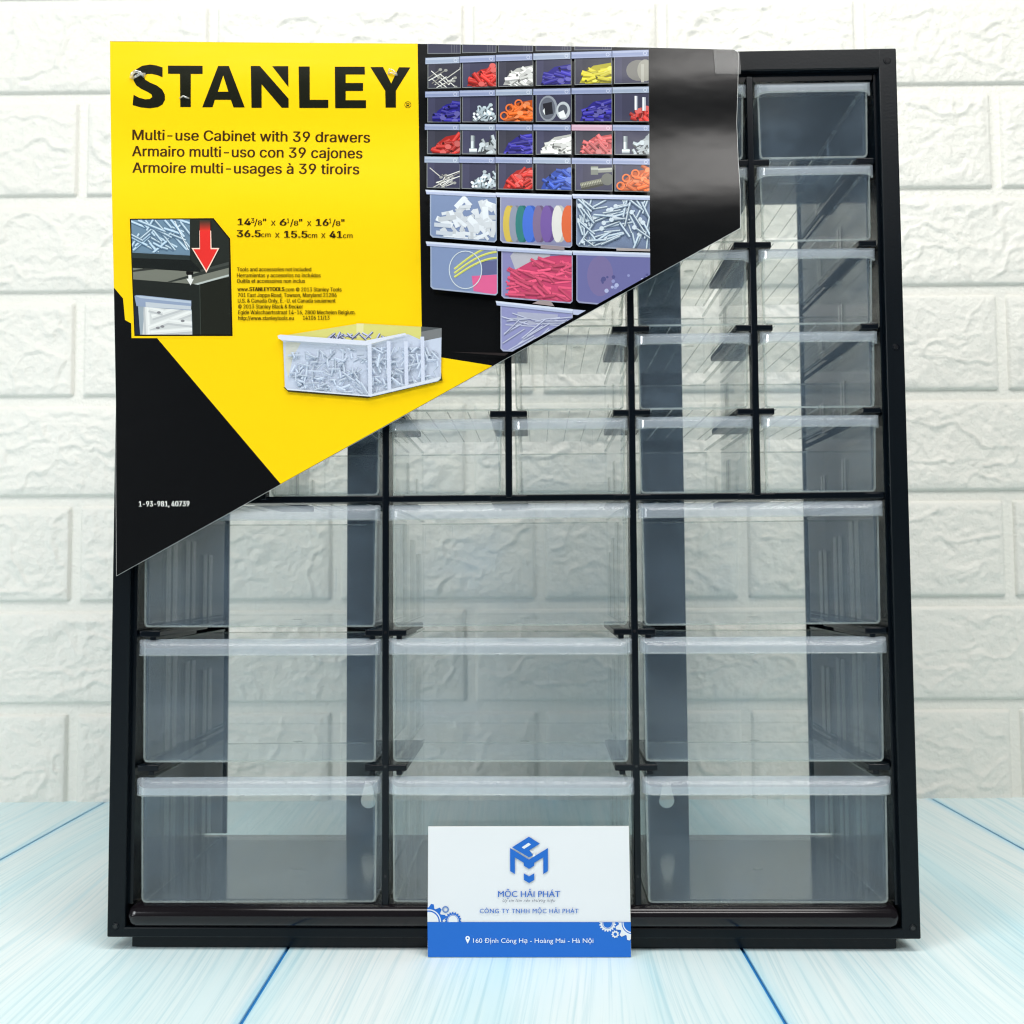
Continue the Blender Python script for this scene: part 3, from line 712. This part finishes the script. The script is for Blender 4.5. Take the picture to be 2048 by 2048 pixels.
# cut-off drawer bottoms along the top edge
for c in range(5):
    x0, x1 = bodx[c]; Q.poly(rect(x0-4, x1, 60, 60, 133-c*5, 131-c*5), (118, 122, 126)); Q.poly(rect(x0, x1-4, 60, 60, 129-c*5, 127-c*5), (62, 62, 80))
    for k in range(3): Q.rod(B_(x1-50+k*14, 60), B_(x1-50+k*14, 126-c*5), 1.2, (96, 98, 108))
for r, (lt, lb, bb) in enumerate(rows):
    for c in range(6):
        t0, t1 = c/6, (c+1)/6; yy = lambda pr, t: pr[0]+(pr[1]-pr[0])*t
        x0, x1 = bodx[c]; by0, by1 = yy(bb, t0), yy(bb, t1); ly0, ly1 = yy(lb, t0), yy(lb, t1)
        Q.poly(rect(x0-3, x1+1, ly0, ly1, by0+3, by1+3), (128, 132, 132))
        inner = rect(x0+1, x1-2, ly0, ly1, by0-1, by1-1); bgc = (60, 60, 82) if c % 2 or r % 2 else (54, 54, 66)
        Q.poly(inner, bgc); Q.poly(rect(x0+1, x0+40, ly0, ly0, by0-1, by0-1), shade(bgc, 1.12), inner)
        k = fill[r][c]; y0, y1 = ly0+6, by1-3
        if isinstance(k, tuple):
            fr = {RED: 26, BLU: 20, ORG: 22, WHT: 24, PNK: 24, LBL: 22, YLW: 20}.get(k, 20)
            sp_ = {BLU: 50, YLW: 60, WHT: 80}.get(k, 110)
            body = [B_(x0+24, y1), B_(x0+52, y0+(y1-y0)*.55), B_(x0+100, y0+(y1-y0)*.25), B_(x1-4, y0+(y1-y0)*.12), B_(x1-4, y1)]
            Q.poly(body, shade(k, .78), inner)
            pile(inner, x0+16, x1, y0+16, y1, k, fr+6, 66, 8.4, spread=sp_)
            if k == ORG:
                for (dx, dy) in ((60, -70), (110, -95), (30, -28)): Q.ring(B_(x0+dx, y1+dy), 8.5, 3, mixc(k, (255, 255, 255), .12), inner)
        elif k == 'nails':
            for i in range(17):
                x = R.uniform(x0+25, x1-20); y = R.uniform(y0+45, y1-6); a = math.radians(R.choice((-28, -35, -20, 40, -60))); l = R.uniform(22, 55)
                Q.rod(B_(x-math.cos(a)*l, y-math.sin(a)*l), B_(x+math.cos(a)*l, y+math.sin(a)*l), 1.7, R.choice(((196, 196, 190), (130, 128, 122), (225, 225, 220))), inner)
                if i % 2: Q.disc(B_(x+math.cos(a)*l, y+math.sin(a)*l), 3.6, (150, 150, 146), inner, ry=2.8)
        elif k == 'spool':
            Q.disc(B_(x0+130, (y0+y1)/2), 24, (118, 116, 112), inner, ry=21); Q.disc(B_(x1-20, (y0+y1)/2), 16, (150, 148, 138), inner, ry=22); Q.rod(B_(x1-35, y0+30), B_(x1-35, y1), 6, (170, 168, 158), inner)
        elif k == 'sockets':
            Q.disc(B_(x0+65, (y0+y1)/2), 18.5, (140, 145, 155), inner, ry=26); Q.disc(B_(x0+62, (y0+y1)/2), 15, (96, 100, 112), inner, ry=22)
            Q.poly([B_(x0+35, y0+42), B_(x0+85, y0+32), B_(x0+92, y1-40), B_(x0+45, y1-30)], (36, 36, 44), inner); Q.poly([B_(x0+35, y1-55), B_(x0+48, y1-30), B_(x0+45, y1-70)], (225, 228, 230), inner)
            Q.disc(B_(x0+148, (y0+y1)/2+12), 14, (185, 190, 196), inner, ry=18); Q.disc(B_(x0+146, (y0+y1)/2+8), 9.5, (80, 84, 96), inner, ry=11); Q.poly([B_(x0+120, y1-45), B_(x0+150, y1-60), B_(x0+165, y1-20), B_(x0+130, y1-15)], (228, 230, 232), inner)
        elif k == 'redscrew':
            pile(inner, x0+40, x1+40, y0+60, y1, RED, 22, 40, 9); Q.rod(B_(x0+118, y0+8), B_(x0+118, y1-60), 7, (205, 208, 214), inner, light=(245, 245, 248), dark=(120, 124, 138)); Q.rod(B_(x0+160, y0+15), B_(x0+160, y1-55), 7, (190, 194, 202), inner, light=(240, 240, 244))
        elif k in ('bolts', 'bolts2'):
            Q.rod(B_(x0+58, y0+24), B_(x0+58, y1-28), 8.5, (176, 186, 190), inner, light=(230, 236, 238), dark=(96, 104, 112)); Q.rod(B_(x0+38, y1-14), B_(x0+80, y1-14), 10, (190, 198, 202), inner, light=(236, 240, 240), dark=(100, 108, 116))
            for j in range(6): Q.rod(B_(x0+46, y0+28+j*5), B_(x0+70, y0+27+j*5), .8, (110, 118, 124), inner)
            pile(inner, x0+70, x1, y0+20, y1, (160, 170, 176), 16, 40, 8, metal=True)
        elif k == 'bolt3':
            Q.rod(B_(x0+30, y1-20), B_(x0+150, y1-46), 15, (122, 122, 108), inner, light=(170, 170, 152), dark=(62, 62, 56))
            for j in range(13): Q.rod(B_(x0+32+j*9, y1-36-j*2), B_(x0+40+j*9, y1-6-j*2), 1.0, (70, 70, 60), inner)
            Q.rod(B_(x0+84, y0+30), B_(x0+124, y0+30), 17, (120, 124, 116), inner, light=(172, 176, 168)); Q.rod(B_(x0+124, y0+30), B_(x1, y0+26), 9, (140, 142, 134), inner, light=(190, 190, 182)); Q.disc(B_(x1-28, y1-60), 12, (104, 106, 100), inner)
        else:
            pile(inner, x0+30, x1, y0+22, y1, (158, 174, 184), 34, 34, 5.2, metal=True)
            for i in range(12): Q.disc(B_(R.uniform(x0+50, x1-8), R.uniform(y0+60, y1-4)), 2.6, (232, 238, 242), inner)
        lx0, lx1 = lipx[c]; lip = rect(lx0, lx1, yy(lt, t0), yy(lt, t1), ly0, ly1); lc = (138, 148, 182) if (c+r) % 3 else (150, 162, 184)
        if k == PNK: lc = (196, 158, 178)
        Q.poly(lip, lc); Q.poly(rect(lx0+3, lx1-3, yy(lt, t0)+2, yy(lt, t1)+2, yy(lt, t0)+13, yy(lt, t1)+13), mixc(lc, (255, 255, 255), .22), lip)
        Q.poly(rect(lx0, lx1, ly0-6, ly1-6, ly0-2, ly1-2), mixc(lc, (255, 255, 255), .15), lip)
        Q.ring(B_(lx1-22, (yy(lt, t1)+ly1)/2+2), 3.6, 1, mixc(lc, (255, 255, 255), .5), lip)
        # thin veil of the drawer front
# large drawers of the picture
def bigd(x0, x1, lt0, lt1, b0, b1, base, lipx0=None, lipx1=None):
    lx0 = lipx0 if lipx0 is not None else x0-24; lx1 = lipx1 if lipx1 is not None else x1
    body = [B_(x0, lt0+24), B_(x1, lt1+24), B_(x1, b1-12), B_(x1-12, b1), B_(x0+14, b0), B_(x0, b0-14)]
    Q.poly(body, mixc(base, (200, 205, 210), .45)); inner = [B_(x0+6, lt0+26), B_(x1-5, lt1+26), B_(x1-5, b1-14), B_(x1-16, b1-7), B_(x0+18, b0-8), B_(x0+6, b0-18)]
    Q.poly(inner, base)
    return inner, [B_(lx0, lt0), B_(lx1, lt1), B_(lx1, lt1+24), B_(lx0+6, lt0+24)]
def lipd(l):
    Q.poly(l, (176, 184, 212)); c = [l[0], l[1], ((l[1][0]), l[1][1]+4), (l[0][0], l[0][1]+4)]; Q.poly(c, (206, 212, 228), l)
i_, l_ = bigd(172, 536, 905, 923, 1165, 1192, (122, 138, 172), 147, 532)
for k in range(60):
    x = R.uniform(250, 530); y = R.uniform(960+max(0, 330-x)*.9, 1170); a = math.radians(R.uniform(0, 180)); l = R.uniform(20, 50)
    c = shade((212, 216, 222), R.uniform(.88, 1.06)); Q.rod(B_(x-math.cos(a)*l, y-math.sin(a)*l), B_(x+math.cos(a)*l, y+math.sin(a)*l), R.uniform(5, 12), c, i_)
for (x, y) in ((195, 1095), (205, 1138)): Q.rod(B_(x, y), B_(x+90, y+8), 8, (196, 202, 212), i_)
lipd(l_)
i_, l_ = bigd(555, 948, 921, 933, 1195, 1222, (138, 140, 172), 530, 946)
for x, wd, c in ((600, 30, (206, 180, 84)), (632, 28, (140, 146, 164)), (668, 30, (56, 122, 120)), (712, 36, (74, 112, 205)), (762, 30, (126, 108, 140)), (808, 34, (116, 90, 156)), (868, 32, (216, 214, 210)), (925, 36, (214, 104, 66))):
    Q.disc(B_(x+14, 1092), wd*.36*1.3, shade(c, .85), i_, ry=37); Q.disc(B_(x, 1092), wd*.36, c, i_, ry=37)
lipd(l_)
i_, l_ = bigd(970, 1376, 931, 940, 1216, 1238, (116, 130, 158), 947, 1376)
for k in range(70):
    x = R.uniform(985, 1372); y = R.uniform(975, 1220); left = x < 1230
    a = math.radians(R.gauss(-12, 9) if left and x > 1060 else R.uniform(35, 125)); l = R.uniform(40, 75); c = shade((150, 168, 184), R.uniform(.82, 1.2))
    Q.rod(B_(x-math.cos(a)*l, y-math.sin(a)*l), B_(x+math.cos(a)*l, y+math.sin(a)*l), 5.0, c, i_, light=(214, 224, 232), dark=(92, 106, 128))
    if k % 2: Q.disc(B_(x-math.cos(a)*l, y-math.sin(a)*l), 4.5, (205, 216, 226), i_)
lipd(l_)
i_, l_ = bigd(175, 542, 1190, 1217, 1450, 1484, (126, 142, 178), 150, 536)
Q.poly([B_(400, 1378), B_(545, 1370), B_(545, 1484), B_(410, 1460)], (216, 96, 144), i_); Q.poly([B_(455, 1300), B_(545, 1290), B_(545, 1368), B_(455, 1375)], (96, 100, 140), i_)
for k in range(3):
    pr = None
    for t in range(12):
        p = B_(305+t*21, 1340+k*22-math.sin(t/11*1.5)*(125-10*k))
        if pr: Q.rod(pr, (p[0]+.5, p[1]), 4.2, (196, 196, 92), i_, light=(226, 226, 140))
        pr = p
Q.ring(B_(366, 1345), 33, 1.8, (206, 214, 220), i_, ry=38)
lipd(l_)
i_, l_ = bigd(562, 950, 1219, 1242, 1500, 1528, (134, 132, 178), 534, 947)
Q.poly([B_(610, 1270), B_(640, 1235), B_(830, 1250), B_(820, 1320), B_(640, 1350)], (178, 176, 186), i_)
Q.poly([B_(600, 1500), B_(610, 1360), B_(720, 1300), B_(830, 1270), B_(950, 1262), B_(950, 1530)], (196, 70, 108), i_)
for k in range(80):
    x = R.uniform(610, 945); y = R.uniform(1290+max(0, 800-x)*.35, 1515); a = math.radians(R.gauss(20, 18)); l = R.uniform(22, 55); c = shade((222, 88, 122), R.uniform(.84, 1.1))
    Q.rod(B_(x-math.cos(a)*l, y-math.sin(a)*l), B_(x+math.cos(a)*l, y+math.sin(a)*l), R.uniform(3.5, 7), c, i_, dark=shade(c, .84))
lipd(l_)
i_, l_ = bigd(970, 1376, 1241, 1254, 1526, 1560, (106, 106, 156), 947, 1376)
Q.disc(B_(1100, 1380), 26, (118, 108, 152), i_, ry=40)
for k in range(26): Q.disc(B_(R.uniform(1100, 1370), R.uniform(1370, 1500)), R.uniform(2, 5), R.choice(((140, 144, 190), (170, 176, 212), (84, 84, 134))), i_)
lipd(l_)
i_, l_ = bigd(557, 950, 1516, 1561, 1790, 1800, (140, 142, 186), 531, 950)
Q.poly([B_(650, 1575), B_(870, 1590), B_(860, 1640), B_(640, 1650)], (166, 168, 190), i_)
for k in range(46):
    x = R.uniform(600, 900); y = R.uniform(1600, 1780); a = math.radians(R.gauss(-32, 8) if y > 1660 else R.gauss(4, 8)); l = R.uniform(50, 90); c = shade((168, 172, 198), R.uniform(.86, 1.12))
    Q.rod(B_(x-math.cos(a)*l, y-math.sin(a)*l), B_(x+math.cos(a)*l, y+math.sin(a)*l), 3.2, c, i_, light=(202, 206, 222), dark=(116, 118, 156))
lipd(l_)
Q.poly([B_(950, 1562), B_(1100, 1575), B_(1090, 1605), B_(952, 1590)], (180, 186, 214))
Q.poly([B_(776, 1210), B_(905, 1222), B_(905, 1240), B_(776, 1230)], (150, 136, 142)); Q.poly([B_(1188, 1228), B_(1372, 1234), B_(1372, 1246), B_(1188, 1242)], (170, 160, 158)); Q.poly([B_(770, 1512), B_(830, 1518), B_(850, 1545), B_(730, 1530)], (156, 142, 142))
Q.poly([B_(118, 1790), B_(600, 1800), B_(560, 1850), B_(118, 1800)], (40, 34, 34))
Q.build('printed_photo', sheet_place, sheet_normal, M_PRINT, card, cuts, base=0.10)

# small inset picture with the red arrow
I = Print(q2mm)
bx = [(140, 125), (1340, 118), (1578, 410), (1612, 1805), (205, 1805)]
EE = lambda l: [E_(*p) for p in l]
I.poly(EE([(118, 100), (1350, 96), (1600, 400), (1638, 1832), (166, 1834)]), YEL)
I.poly(EE(bx), (34, 26, 8))
icl = EE([(160, 143), (1328, 136), (1558, 418), (1592, 1784), (222, 1786)])
I.poly(icl, (38, 42, 38)); I.clip = icl
I.poly(EE([(160, 140), (1000, 136), (1002, 660), (180, 650)]), (108, 134, 156))
for k in range(34):
    x = R.uniform(180, 980); y = R.uniform(170, 590); a = math.radians(R.choice((22, 18, 28, 52, 48, -40, -60, 60))); l = R.uniform(70, 210); c = shade((142, 166, 186), R.uniform(.85, 1.2)); cp = EE([(160, 140), (998, 136), (1000, 628), (175, 600)])
    I.rod(E_(x-math.cos(a)*l, y-math.sin(a)*l), E_(x+math.cos(a)*l, y+math.sin(a)*l), 6, c, cp, light=(205, 222, 234), dark=(84, 108, 132))
for k in range(22):
    I.disc(E_(790+k*9, 170+k*19), 1.3, (232, 240, 246), icl, n=8)
I.poly(EE([(170, 615), (1002, 655), (1002, 720), (175, 690)]), (44, 52, 52)); I.poly(EE([(175, 690), (1010, 720), (1150, 860), (1150, 885), (180, 830)]), (24, 28, 27))
I.poly(EE([(180, 832), (960, 880), (1150, 890), (1560, 745), (1560, 960), (1110, 1068), (180, 995)]), (116, 118, 108))
I.poly(EE([(180, 868), (360, 838), (560, 848), (180, 892)]), (52, 54, 50))
I.poly(EE([(680, 1030), (1050, 920), (1560, 750), (1560, 830), (1060, 960), (740, 1035)]), (48, 52, 48)); I.poly(EE([(1060, 1062), (1560, 925), (1562, 950), (1115, 1075)]), (182, 188, 184))
I.poly(EE([(1150, 860), (1560, 745), (1560, 790), (1160, 890)]), (64, 68, 64))
I.poly(EE([(950, 880), (1055, 886), (1050, 925), (1030, 940), (975, 938), (950, 922)]), (14, 14, 14))
I.poly(EE([(185, 997), (1145, 1078), (1158, 1790), (190, 1790)]), (32, 36, 33)); I.poly(EE([(1145, 1078), (1560, 960), (1600, 1790), (1158, 1790)]), (30, 32, 26)); I.poly(EE([(1140, 1075), (1148, 1075), (1162, 1790), (1152, 1790)]), (58, 64, 58))
I.poly(EE([(205, 1400), (270, 1380), (300, 1790), (215, 1790)]), (30, 38, 54)); I.poly(EE([(262, 1380), (1030, 1430), (1040, 1790), (292, 1790)]), (150, 162, 172))
wcl = EE([(345, 1340), (1025, 1400), (1036, 1790), (325, 1790)])
I.poly(EE([(360, 1350), (1020, 1400), (1036, 1790), (325, 1790)]), (204, 206, 206))
for a, b in (((380, 1380), (400, 1790)), ((420, 1700), (1030, 1470)), ((460, 1540), (900, 1400)), ((440, 1770), (1040, 1720)), ((700, 1600), (1036, 1640)), ((420, 1420), (620, 1470))): I.rod(E_(*a), E_(*b), 13, (218, 219, 218), wcl, light=(228, 229, 228), dark=(188, 190, 192))
for p in ((560, 1470), (900, 1590), (610, 1670), (545, 1690)): I.disc(E_(*p), 4, (130, 130, 134), wcl, ry=2.5)
I.poly(EE([(212, 1235), (235, 1222), (300, 1224), (1025, 1300), (1020, 1440), (420, 1395), (240, 1378)]), (142, 156, 182)); I.poly(EE([(225, 1235), (300, 1232), (1020, 1308), (1020, 1340), (300, 1265)]), (178, 190, 206))
I.poly(EE([(370, 1320), (1020, 1380), (1020, 1430), (372, 1390)]), (190, 196, 204))
ar0 = EE([(1142, 150), (1305, 150), (1312, 548), (1425, 552), (1240, 900), (1030, 552), (1142, 548)]); 
I.poly(EE([(1140, 300), (1308, 300), (1314, 556), (1142, 556)]), (250, 214, 196)); I.poly(EE([(1028, 548), (1426, 548), (1240, 902)]), (250, 214, 196))
for k in range(10): I.poly(EE([(1146, 150+k*16), (1296, 150+k*16), (1297, 167+k*16), (1146, 167+k*16)]), mixc((64, 52, 42), (226, 54, 44), k/9))
I.poly(EE([(1146, 308), (1296, 308), (1300, 575), (1150, 575)]), (228, 50, 46)); I.poly(EE([(1055, 566), (1400, 566), (1240, 868)]), (228, 50, 46))
I.poly(EE([(983, 935), (1028, 935), (1030, 990), (984, 990)]), (225, 225, 222)); I.poly(EE([(955, 988), (1060, 988), (1015, 1082)]), (225, 225, 222))
# tub of rivets
I.clip = None
FF = lambda l: [F_(*p) for p in l]
for k in range(7): d = 14-2*k; I.concave(FF([(105-d, 800), (150, 845+d), (1020, 915+d), (1840+d, 720+d*.7), (1835, 640), (1000, 800)]), mixc((250, 208, 10), (70, 62, 20), (k+1)/7))
tub = FF([(45, 262), (60, 235), (940, 95), (1840, 148), (1832, 700), (1800, 735), (1080, 905), (1010, 908), (150, 832), (112, 795), (92, 285)])
I.poly(FF([(45, 262), (60, 235), (940, 95), (1700, 138), (1640, 300), (1000, 330)]), (214, 208, 122)); I.poly(FF([(1614, 130), (1840, 148), (1836, 420), (1614, 420)]), (120, 122, 124))
I.poly(FF([(900, 96), (980, 98), (975, 250), (900, 250)]), (224, 218, 160))
I.poly(FF([(1614, 130), (1830, 148), (1614, 188)]), (78, 82, 84))
for k in range(26):
    x = R.uniform(590, 1440); y = 255-R.uniform(0, 45)*(1-abs(x-1000)/700); a = math.radians(R.uniform(-70, 70)); l = R.uniform(25, 60)
    I.rod(F_(x-math.cos(a)*l, y-math.sin(a)*l), F_(x+math.cos(a)*l, y+math.sin(a)*l), 4.0, shade((140, 144, 176), R.uniform(.7, 1.3)), FF([(560, 120), (1480, 120), (1480, 300), (1000, 300), (560, 262)]), light=(214, 216, 232), dark=(82, 84, 120))
tb = FF([(45, 262), (1000, 335), (1020, 335), (1470, 215), (1640, 290), (1838, 250), (1832, 700), (1800, 735), (1060, 905), (150, 832), (112, 795), (92, 295)])
I.concave(tb, (196, 204, 222)); I.concave(FF([(120, 300), (290, 310), (200, 470), (150, 700), (118, 560)]), (206, 206, 196))
inn = FF([(150, 430), (300, 345), (1020, 350), (1260, 260), (1500, 235), (1640, 330), (1800, 430), (1805, 690), (1060, 880), (170, 810)])
for k in range(230):
    x = R.uniform(170, 1800); y = R.uniform(350, 860); a = math.radians(R.uniform(0, 180)); l = R.uniform(25, 85); c = shade((188, 199, 217), R.uniform(.90, 1.09))
    I.rod(F_(x-math.cos(a)*l, y-math.sin(a)*l), F_(x+math.cos(a)*l, y+math.sin(a)*l), R.uniform(2.5, 4.6), c, FF([(150, 440), (330, 360), (1020, 360), (1600, 320), (1810, 430), (1805, 690), (1060, 880), (170, 810)]), light=mixc(c, (240, 245, 252), .45), dark=shade(c, .93))
for x in (1260, 1450, 1630): I.rod(F_(x, 300 if x < 1600 else 250), F_(x+8, 880-(x-1060)*.24), 7.5, (206, 212, 230))
I.rod(F_(1050, 330), F_(1060, 900), 8, (206, 212, 228)); I.concave(FF([(40, 240), (70, 228), (1000, 295), (1440, 210), (1460, 225), (1010, 345), (90, 290), (48, 270)]), (216, 219, 232))
I.concave(FF([(112, 795), (150, 820), (1030, 893), (1832, 690), (1800, 735), (1060, 908), (150, 836)]), (214, 219, 230))
I.build('printed_inset', sheet_place, sheet_normal, M_PRINT, card, cuts, base=0.10)

# clear tape at the upper right corner, clear ties through the lettering
def strip(name, q, off0, off1, mat):
    bm = bmesh.new(); pts = [q2mm(p) for p in q]; prism(bm, pts, 0, 1)
    for z in cuts: bmesh.ops.bisect_plane(bm, geom=bm.verts[:]+bm.edges[:]+bm.faces[:], dist=1e-5, plane_co=(0, 0, z), plane_no=(0, 0, 1))
    for v in bm.verts: v.co = Vector(sheet_place(v.co.x, v.co.z, off1 if v.co.y < .5 else off0))
    link(name, bm_done(bm, name, mat), card)
strip('tape', [(1426, 101), (1470, 99), (1478, 106), (1481, 144), (1480, 150), (1430, 149)], 0.75, 0.95, M_TAPE)
def tie(pts, r):
    bm = bmesh.new(); pr = None
    P3 = []
    for (x, y, o) in pts:
        m = q2mm(A_(x, y)); P3.append(Vector(sheet_place(m[0], m[1], o)))
    n = 8; rings = []
    for i, p in enumerate(P3):
        d = (P3[min(i+1, len(P3)-1)]-P3[max(i-1, 0)]).normalized(); a = d.cross(Vector((0, 1, 0.01))).normalized(); b = d.cross(a)
        rings.append([bm.verts.new(p+a*r*math.cos(2*math.pi*k/n)+b*r*math.sin(2*math.pi*k/n)) for k in range(n)])
    for u, v in zip(rings[:-1], rings[1:]):
        for k in range(n): bm.faces.new((u[k], u[(k+1) % n], v[(k+1) % n], v[k])).smooth = True
    bm.faces.new(rings[0]); bm.faces.new(rings[-1]); bmesh.ops.recalc_face_normals(bm, faces=bm.faces)
    link('plastic_tie', bm_done(bm, 'plastic_tie', M_TIE), card)
M_TIE = clear_plastic('clear_tie', (0.9, 0.9, 0.9), 0.45, (0.85, 0.85, 0.85), 0.08, gloss=0.3)
tie([(172, 264, 0), (182, 250, 1.4), (202, 238, 1.8), (225, 242, 1.6), (245, 258, 0)], 0.75); tie([(178, 268, 0), (205, 262, 1.2), (228, 250, 1.3), (250, 244, 0)], 0.6)
tie([(1590, 242, 0), (1600, 222, 1.2), (1615, 228, 1.5), (1638, 246, 1.2), (1640, 252, 0)], 0.32); tie([(1588, 244, 0), (1612, 240, 1.0), (1636, 252, 0)], 0.32)
tie([(440, 376, 0), (462, 370, 1.0), (492, 378, 0)], 0.4)

# ------------------------------------------------------------------ business card leaning on the bottom rim
bc = bpy.data.objects.new('business_card', None); COL.objects.link(bc)
bc['label'] = 'small white and blue business card leaning upright against the bottom rim'; bc['category'] = 'business card'
BW, BH = 90.0, 56.3; tilt = math.atan2(3.4, BH)
bc.location = (5.3*S, -6.6*S, 0.1*S); bc.rotation_euler = (-tilt, 0, math.radians(-0.5))
bm = bmesh.new(); box(bm, -BW/2, BW/2, 0, 0.5, 0, BH, 0.08); link('card_stock', bm_done(bm, 'card_stock', M_PAPER), bc)
G = Print(homography([(160, 190), (1750, 188), (1785, 1222), (133, 1222)], [(-BW/2, BH), (BW/2, BH), (BW/2, 0), (-BW/2, 0)]), step=0.002)
FONT = None                                 # round geometric capitals: Blender's built-in font
T1 = Print(lambda p: p); T1.text('H', (0, 0), (1, 0), 1, (0, 0, 0)); Print.CAP = T1.hh
WH, BC = (226, 228, 231), (30, 104, 196)
G.poly([(163, 193), (1747, 191), (1782, 1219), (136, 1219)], WH)
G.clip = [(141, 700), (1768, 700), (1782, 1219), (136, 1219)]
def gear(c, r, hole, teeth, th, col, back, hw=0):
    pts = []
    for i in range(teeth):
        for k, rr in ((0, r), (.28, r+th), (.58, r+th), (.82, r)):
            a = 2*math.pi*(i+k)/teeth; pts.append((c[0]+rr*math.cos(a), c[1]+rr*math.sin(a)))
    for i in range(len(pts)): G.poly([c, pts[i], pts[(i+1) % len(pts)]], col)
    if hw: G.disc(c, hole+hw, back, n=40); G.disc(c, hole+hw*.55, col, n=40)
    G.disc(c, hole, back, n=40)
up_clip = [(141, 700), (1768, 700), (1776, 938), (139, 938)]; dn_clip = [(139, 940), (1776, 940), (1782, 1219), (136, 1219)]
G.clip = up_clip
gear((150, 935), 112, 78, 12, 30, BC, WH, 20); gear((345, 925), 55, 38, 18, 12, BC, WH, 7); G.ring((286, 838), 27, 9, (96, 130, 190)); G.ring((286, 838), 17, 3, (140, 166, 210))
G.clip = None; G.poly([(139, 938), (1776, 938), (1782, 1219), (136, 1219)], BC)
G.clip = dn_clip
gear((1590, 948), 56, 36, 18, 12, WH, BC, 7); gear((1790, 945), 110, 72, 12, 30, WH, BC, 16); gear((1652, 1034), 24, 14, 9, 7, WH, BC); 
G.clip = None
def cc(l, c=BC): G.concave(l, c)
cc([(958, 268), (1045, 322), (962, 372), (990, 412), (958, 428), (824, 350)]); cc([(900, 350), (955, 315), (975, 328), (920, 362)], WH)
cc([(962, 372), (985, 396), (1000, 390), (985, 425), (1010, 418), (1000, 385)], WH)
cc([(808, 355), (958, 445), (1109, 355), (1109, 535), (1072, 558), (1072, 428), (1000, 470), (1000, 493), (958, 518), (917, 493), (917, 470), (846, 428), (846, 558), (808, 535)])
cc([(917, 552), (958, 576), (1000, 552), (1000, 604), (958, 628), (917, 604)])
def gt(s, x0, x1, y, h, c, b=0.0, **k): G.text(s, (x0, y), (x1, y), h, c, b, **k)
gt('MỘC HẢI PHÁT', 710, 1207, 738, 46, (50, 104, 190), .01)
gt('Uy tín làm nên thương hiệu', 746, 1168, 776, 21, (96, 100, 118), 0, shear=0.35, spacing=1.15)
gt('CÔNG TY TNHH MỘC HẢI PHÁT', 562, 1354, 866, 34, (60, 110, 190), .012, spacing=1.1)
gt('160 Định Công Hạ - Hoàng Mai - Hà Nội', 505, 1476, 1103, 36, (232, 240, 250), 0.0)
G.disc((461, 1066), 18, (240, 245, 252)); cc([(444, 1074), (478, 1074), (461, 1110)], (240, 245, 252)); G.disc((461, 1066), 7.5, BC)
G.build('printed_face', lambda x, z, off: (x, -off, z), lambda x, z: Vector((0, -1, 0)), M_MATTE, bc, (), base=0.03)
